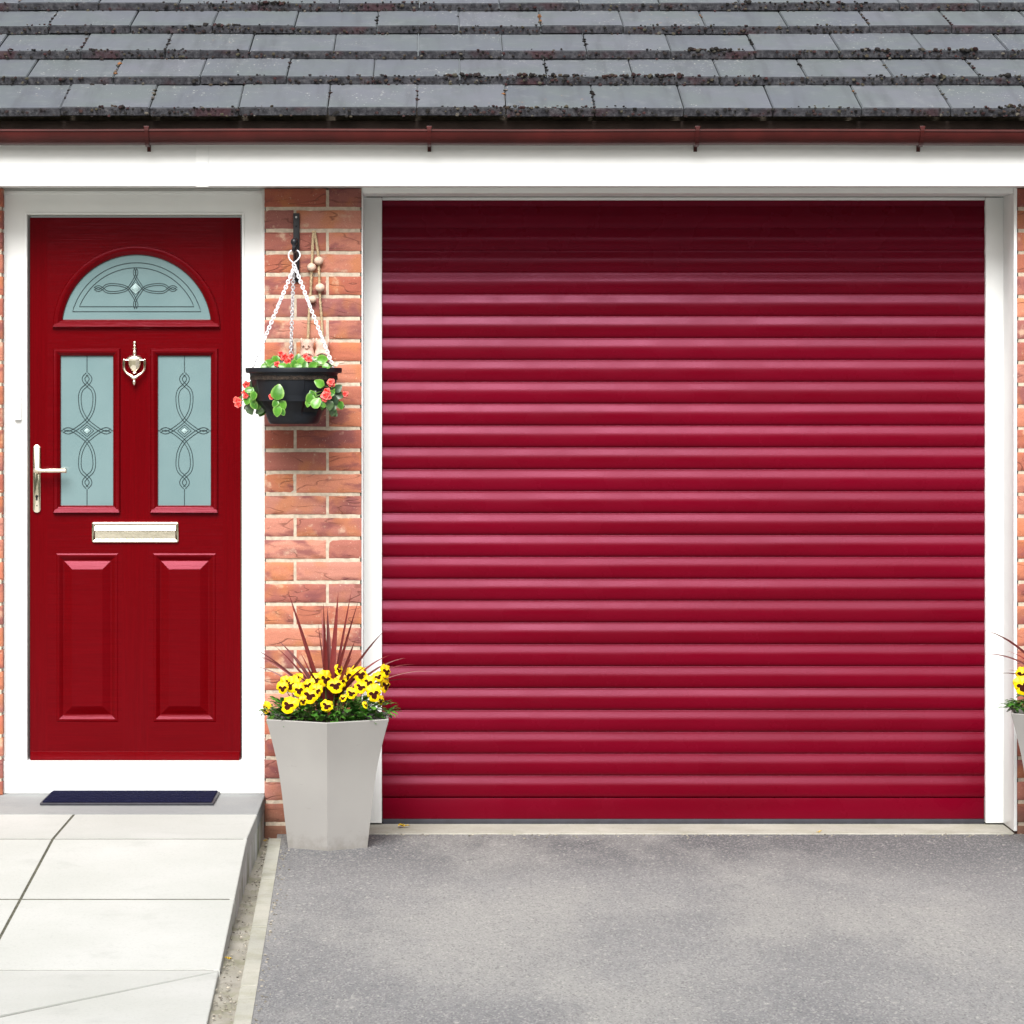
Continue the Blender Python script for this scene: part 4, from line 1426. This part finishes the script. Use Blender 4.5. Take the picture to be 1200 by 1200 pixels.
# ---- begonias
def begonia_flower_mesh(seed):
    rng = random.Random(seed); b2 = bmesh.new(); tone = b2.faces.layers.float.new('tone'); rimv = b2.verts.layers.float.new('rim')
    for ringk, (nq, L, el) in enumerate(((5, .0155, -.05), (4, .0135, .45), (3, .009, .95))):
        for q in range(nq):
            a = 2 * PI * q / nq + ringk * .6 + rng.uniform(-.2, .2)
            dr = Vector((math.cos(a) * math.cos(el), -math.sin(el), math.sin(a) * math.cos(el)))
            leaf_blade(b2, tone, rimv, (0, -.001 * ringk, 0), dr, (0, -1, 0), L * rng.uniform(.9, 1.1), L * 1.05, rng, cup=.25, rnd=.6)
    return mesh_from(b2, 'begonia_bloom', [M['begonia_flower']])
BM_ = [begonia_flower_mesh(i + 40) for i in range(3)]
def begonia(base, blooms, leaves, label, seed):
    rng = random.Random(seed)
    base = Vector(base)
    root = thing('begonia', label, 'flowers', base)
    bm = bmesh.new()
    for (px, py, u, s_) in blooms:
        p = P(px, py, u); tube(bm, spline([base, (base + p) / 2 + Vector((0, -.006, .006)), p + Vector((0, .004, 0))], 4), .0014, 6)
    for (px, py, u, L, ang, dk) in leaves:
        p = P(px, py, u); c = p - Vector((math.cos(R(ang)), 0, math.sin(R(ang)))) * L * .5
        tube(bm, spline([base, (base + c) / 2 + Vector((0, -.004, .004)), c], 4), .0014, 6)
    obj('stem', bm, M['stem'], root)
    for (px, py, u, L, ang, dk) in leaves:
        b2 = bmesh.new(); tone = b2.faces.layers.float.new('tone'); rimv = b2.verts.layers.float.new('rim')
        p = P(px, py, u); d = Vector((math.cos(R(ang)), rng.uniform(-.35, .1), math.sin(R(ang))))
        leaf_blade(b2, tone, rimv, p - d * L * .5, d, (rng.uniform(-.35, .35), -1, rng.uniform(.0, .6)), L, L * .86, rng, cup=.22, wav=.0012, rnd=.62)
        obj('leaf', b2, M['begonia_dark'] if dk else M['begonia_leaf'], root, recalc=False, angle=60)
    if len(leaves) > 6:
        for (px, py, u, L, ang, dk) in leaves + leaves:
            b2 = bmesh.new(); tone = b2.faces.layers.float.new('tone'); rimv = b2.verts.layers.float.new('rim')
            a2 = ang + rng.uniform(-80, 80); L2 = L * rng.uniform(.6, .85)
            p = P(px, py, u - .018) + Vector((rng.uniform(-.014, .014), rng.uniform(-.004, .01), rng.uniform(-.012, .008))); d = Vector((math.cos(R(a2)), rng.uniform(-.6, .3), math.sin(R(a2))))
            leaf_blade(b2, tone, rimv, p - d * L2 * .5, d, (rng.uniform(-.6, .6), -1, rng.uniform(-.3, .8)), L2, L2 * .8, rng, cup=.3, wav=.0015, rnd=.62)
            obj('leaf', b2, M['begonia_dark'] if rng.random() < .6 else M['begonia_leaf'], root, recalc=False, angle=60)
    for i, (px, py, u, s_) in enumerate(blooms):
        o = bpy.data.objects.new('flower', BM_[i % 3]); C.objects.link(o); o.parent = root
        o.location = P(px, py, u) - base; o.scale = (s_,) * 3
        o.rotation_euler = (R(rng.uniform(-20, 10)), R(rng.uniform(0, 360)), R(rng.uniform(-30, 30)))
    return root
ub = ux + .05
begonia((HB[0] - .02, HB[1] - .05, zz(433)),
        [(333, 419, ub + .03, 1.0), (338, 424, ub + .07, .95), (329, 415, ub - .02, .8), (325, 427, ub + .08, .75), (362, 421, ub + .06, .85), (358, 418, ub, .75), (341, 418, ub + .02, .7), (343, 427, ub + .07, .6)],
        [(316, 425, ub + .06, .030, 150, 0), (322, 422, ub + .03, .030, 110, 0), (320, 429, ub + .08, .026, 200, 0), (331, 429, ub + .09, .028, 160, 0), (345, 427, ub + .09, .034, 100, 0), (352, 424, ub + .05, .032, 60, 0), (349, 430, ub + .1, .028, 20, 0),
         (357, 428, ub + .08, .030, 70, 0), (367, 428, ub + .09, .030, 30, 0), (378, 421, ub + .05, .036, 10, 0), (371, 425, ub + .02, .032, 90, 0), (338, 430, ub + .1, .026, 90, 0), (327, 425, ub - .04, .034, 80, 1), (365, 423, ub - .06, .034, 100, 1), (349, 420, ub - .05, .032, 80, 0), (310, 429, ub + .02, .026, 180, 0), (382, 429, ub + .06, .026, -10, 0)],
        'coral and red begonias with green leaves growing over the top of the hanging basket', 31)
begonia(P(390, 458, ux + .10), [(381.5, 464, ux + .165, 1.25), (383, 459.5, ux + .155, 1.0), (380.5, 467, ux + .16, .9), (387.5, 448, ux + .14, .95), (389, 450.5, ux + .135, .75), (404, 462, ux + .09, .85)],
        [(374, 449, ux + .165, .034, 150, 0), (363, 467, ux + .17, .034, 240, 0), (370.5, 472, ux + .18, .040, 60, 0), (366, 462, ux + .165, .028, 120, 0), (361, 473, ux + .165, .024, 260, 0), (388, 461, ux + .15, .026, 20, 0), (391, 470, ux + .13, .038, -60, 1), (396, 463, ux + .11, .036, -20, 1),
         (386, 475, ux + .15, .034, -80, 1), (390, 483, ux + .12, .030, -110, 1), (399, 475, ux + .10, .028, -70, 0), (396, 455, ux + .12, .032, 40, 1), (378, 474, ux + .16, .024, -40, 0)],
        'coral-flowered begonia trailing from the right side of the hanging basket', 32)
begonia(P(326, 463, ux + .135), [(318, 466, ux + .17, .55), (317, 464, ux + .165, .45)],
        [(325.5, 459.5, ux + .18, .052, 80, 0), (322.5, 473, ux + .175, .026, 230, 0), (331, 475, ux + .165, .034, -70, 0), (325, 482, ux + .175, .036, -100, 0), (331, 483, ux + .17, .024, -60, 0)],
        'begonia with big green leaves poking from the front pocket of the hanging basket', 33)
begonia(P(299, 462, ux + .02), [(278, 470, ux + .03, 1.0), (278.5, 474, ux + .035, .85), (276.5, 468, ux + .03, .7), (289, 451, ux + .03, .9), (286.5, 460, ux + .04, .75), (288, 464, ux + .045, .7)],
        [(295.5, 459, ux + .05, .034, 60, 0), (297, 464, ux + .07, .030, 250, 0), (295, 450, ux + .03, .028, 80, 1), (290, 468, ux + .04, .036, -110, 0), (293, 480, ux + .02, .036, -75, 1), (304.5, 481, ux + .03, .034, 200, 1), (298, 475, ux + .05, .030, -60, 0), (291, 457, ux + .05, .026, 180, 0), (296, 471, ux + .05, .028, -90, 0)],
        'pink and red begonia trailing from the left side of the hanging basket', 34)

# ================================================================== ROPE OF BEADS WITH CLAY FIGURES
rx0 = P(368, 271, .012)
ro = thing('bead_rope', 'jute rope ornament with clay beads and two small clay pots, nailed to the brick pier', 'ornament', rx0)
def twisted(pts, r=.0032, pitch_=.012):
    bm = bmesh.new()
    sp = spline(pts, 16); 
    acc = 0; A = [[], []]
    for i, p in enumerate(sp):
        if i: acc += (p - sp[i - 1]).length
        t = (sp[min(i + 1, len(sp) - 1)] - sp[max(0, i - 1)]).normalized()
        a = t.cross(Vector((0, 1, 0))).normalized(); b_ = a.cross(t)
        for s_ in range(2):
            th = acc / pitch_ * 2 * PI + s_ * PI
            A[s_].append(p + (a * math.cos(th) + b_ * math.sin(th)) * r * .55)
    for s_ in range(2): tube(bm, A[s_], r * .62, 6)
    return obj('rope', bm, M['rope'], ro, angle=80)
twisted([P(367.5, 271, .016), P(366.5, 285, .010), P(366, 300, .012), P(365, 320, .016), P(364, 345, .014), P(362, 370, .014), P(361, 400, .02)], .0052)
twisted([P(368.5, 271, .018), P(371, 285, .010), P(373, 300, .012), P(374, 320, .014), P(375, 350, .014), P(377, 375, .012), P(378, 402, .018)], .0052)
for (px, py, rr) in ((373.5, 305.5, .0155), (365, 313, .0150), (375, 337, .0158), (366, 350.5, .0135)):
    bm = bmesh.new(); sphere(bm, P(px, py, .022), rr, sub=3, scale=(1.02, .95, .92), jitter=.012)
    obj('bead', bm, M['bead'], ro, angle=60)
for q, (px, py) in enumerate(((360, 411), (377.5, 411))):
    bm = bmesh.new(); c = P(px, py, .036)
    w = 1.0 if q == 0 else 1.02
    H = .040
    prof = [(.001, .040), (.010, .039), (.0195, .034), (.0225, .026), (.0215, .016), (.0205, .008), (.0235, -.002), (.0260, -.014), (.0265, -.026), (.0235, -.036), (.017, -.041), (.001, -.042)]
    lathe(bm, [(r * w, h_) for r, h_ in prof], c, 28)
    if q == 0:
        for sx in (-.012, .006): sphere(bm, c + Vector((sx, -.0205 if sx > 0 else -.018, .016)), .0050, sub=2)
        sphere(bm, c + Vector((-.001, -.024, .009)), .0052, sub=2, scale=(1.3, 1, .8))
    sphere(bm, c + Vector((.0215, -.002, .034)), .0070, sub=2, scale=(.7, .6, 1.4)); sphere(bm, c + Vector((-.0195, -.002, .034)), .0070, sub=2, scale=(.7, .6, 1.4))
    tube(bm, spline([c + Vector((-.018, -.020, -.016)), c + Vector((0, -.031, -.008)), c + Vector((.018, -.020, -.016))], 6), .0030, 8)
    f = obj('clay_figure', bm, M['clay'], ro, angle=60)
    if q == 0:
        bm = bmesh.new()
        for sx in (-.012, .006): sphere(bm, c + Vector((sx, -.0250 if sx > 0 else -.0222, .016)), .0022, sub=2)
        obj('eye', bm, M['dark_hole'], f, loc=(0, 0, 0))
# faded blossom and twig on the basket rim
bm = bmesh.new(); tone = bm.faces.layers.float.new('tone'); rimv = bm.verts.layers.float.new('rim')
rng = random.Random(9)
c = P(386, 429, ux + .07)
for i in range(10):
    a = rng.uniform(-2.6, .6); sphere(bm, c + Vector((rng.uniform(-.03, .03), rng.uniform(-.01, .01), rng.uniform(-.004, .012))), rng.uniform(.004, .008), sub=1, scale=(1.3, .6, .9), jitter=.2)
tube(bm, [c + Vector((0, 0, .002)), c + Vector((.03, 0, .010)), c + Vector((.048, .004, .013))], [.004, .005, .0025], 6)
o = obj('dried_blossom', bm, M['bead'], origin=c)
tag(o, 'pale dried blossom lying on the right rim of the hanging basket', 'dried flower')

# ================================================================== SMALL FALLEN THINGS
def litter(name, px, py, u, size, z, label, ang=0):
    b2 = bmesh.new(); tone = b2.faces.layers.float.new('tone'); rimv = b2.verts.layers.float.new('rim')
    c = Vector((X(px, u), -u, z)); rng = random.Random(int(px))
    for s_ in range(3):
        a = ang + s_ * 1.9
        leaf_blade(b2, tone, rimv, c + Vector((0, 0, .002 * s_ + .002)), (math.cos(a), math.sin(a), .35), (0, 0, 1), size, size * .7, rng, cup=.4, wav=.002)
    o = obj(name, b2, M['dead_leaf'], origin=c, recalc=False)
    tag(o, label, 'fallen leaf' if 'leaf' in name else 'petal', 'yellow litter dropped by the plants')
litter('fallen_leaf', 472, 971, -.12, .026, GZ + .006, 'curled yellow leaf lying on the pale threshold below the red shutter', .3)
litter('fallen_petal', 267.5, 1121, 2.40, .013, .012, 'small yellow petal lying in the channel beside the paved ramp', .8)
litter('fallen_petal', 311, 985, .14, .009, .014, 'tiny yellow petal lying at the foot of the brick pier', 1.8)
litter('fallen_petal', 960, 978, .01, .010, GZ + .004, 'tiny yellow petal lying where threshold meets asphalt', 2.8)

# loose grit washed into the channel and along the foot of the walls
bm = bmesh.new(); tone = bm.faces.layers.float.new('tone')
rnd = random.Random(77)
for i in range(520):
    q = rnd.random()
    if q < .5:
        u = rnd.uniform(.02, 3.4); x = rnd.uniform(-.585, edge_x(max(u, .12)) - .045); z = .012
    elif q < .72:
        u = rnd.uniform(.12, 3.4); x = edge_x(u) + abs(rnd.gauss(0, .018)); z = GZ
    else:
        u = abs(rnd.gauss(0, .05)) + .018; x = rnd.uniform(-.2, 2.0); z = GZ
    r_ = rnd.uniform(.0012, .0040)
    blob((x, -u, z + r_ * .5), r_, 1.2, 1.2, .8)
o = obj('grit', bm, M['grit'], kind='stuff', angle=60)
o['label'] = 'loose stone grit and crumbs in the channel and along the drive edges'; o['category'] = 'grit'

# ================================================================== CAMERA, SKY, SUN
cam = bpy.data.cameras.new('camera'); co = bpy.data.objects.new('camera', cam); C.objects.link(co)
co.location = (0, -D, EYE); co.rotation_euler = (R(90), 0, 0)
cam.sensor_width = 36; cam.lens = 36 * F
cam.shift_x = 84 / 1200; cam.shift_y = -140 / 1200
cam.clip_start = .1; cam.clip_end = 3000
sc.camera = co

SUN_EL, SUN_AZ = 43, 8     # sun high behind the camera, a little to its left
w = bpy.data.worlds.new('World'); sc.world = w; w.use_nodes = True
nt = w.node_tree; nt.nodes.clear()
out = nt.nodes.new('ShaderNodeOutputWorld'); bg = nt.nodes.new('ShaderNodeBackground'); sky = nt.nodes.new('ShaderNodeTexSky')
sky.sky_type = 'NISHITA'; sky.sun_disc = False
sky.sun_elevation = R(SUN_EL); sky.sun_rotation = R(180 + SUN_AZ)
sky.air_density = 1.0; sky.dust_density = 6.0; sky.ozone_density = 1.0
hs = nt.nodes.new('ShaderNodeHueSaturation'); hs.inputs['Saturation'].default_value = .45
nt.links.new(sky.outputs[0], hs.inputs['Color']); nt.links.new(hs.outputs[0], bg.inputs[0])
bg.inputs[1].default_value = .08
nt.links.new(bg.outputs[0], out.inputs[0])
sl = bpy.data.lights.new('sun', 'SUN'); so = bpy.data.objects.new('sun', sl); C.objects.link(so)
sl.energy = 2.8; sl.angle = R(34); sl.color = (1.0, .995, .985)
# light travels from behind-left above towards the wall
dirv = Vector((math.sin(R(SUN_AZ)) * math.cos(R(SUN_EL)), math.cos(R(SUN_AZ)) * math.cos(R(SUN_EL)), -math.sin(R(SUN_EL))))
so.rotation_euler = dirv.to_track_quat('-Z', 'Y').to_euler()
so.location = (-2, -8, 9)
vs_ = sc.view_settings
vs_.view_transform = 'Standard'; vs_.look = 'None'; vs_.exposure = .88; vs_.gamma = 1
sc.cycles.use_denoising = True
sc.cycles.max_bounces = 8
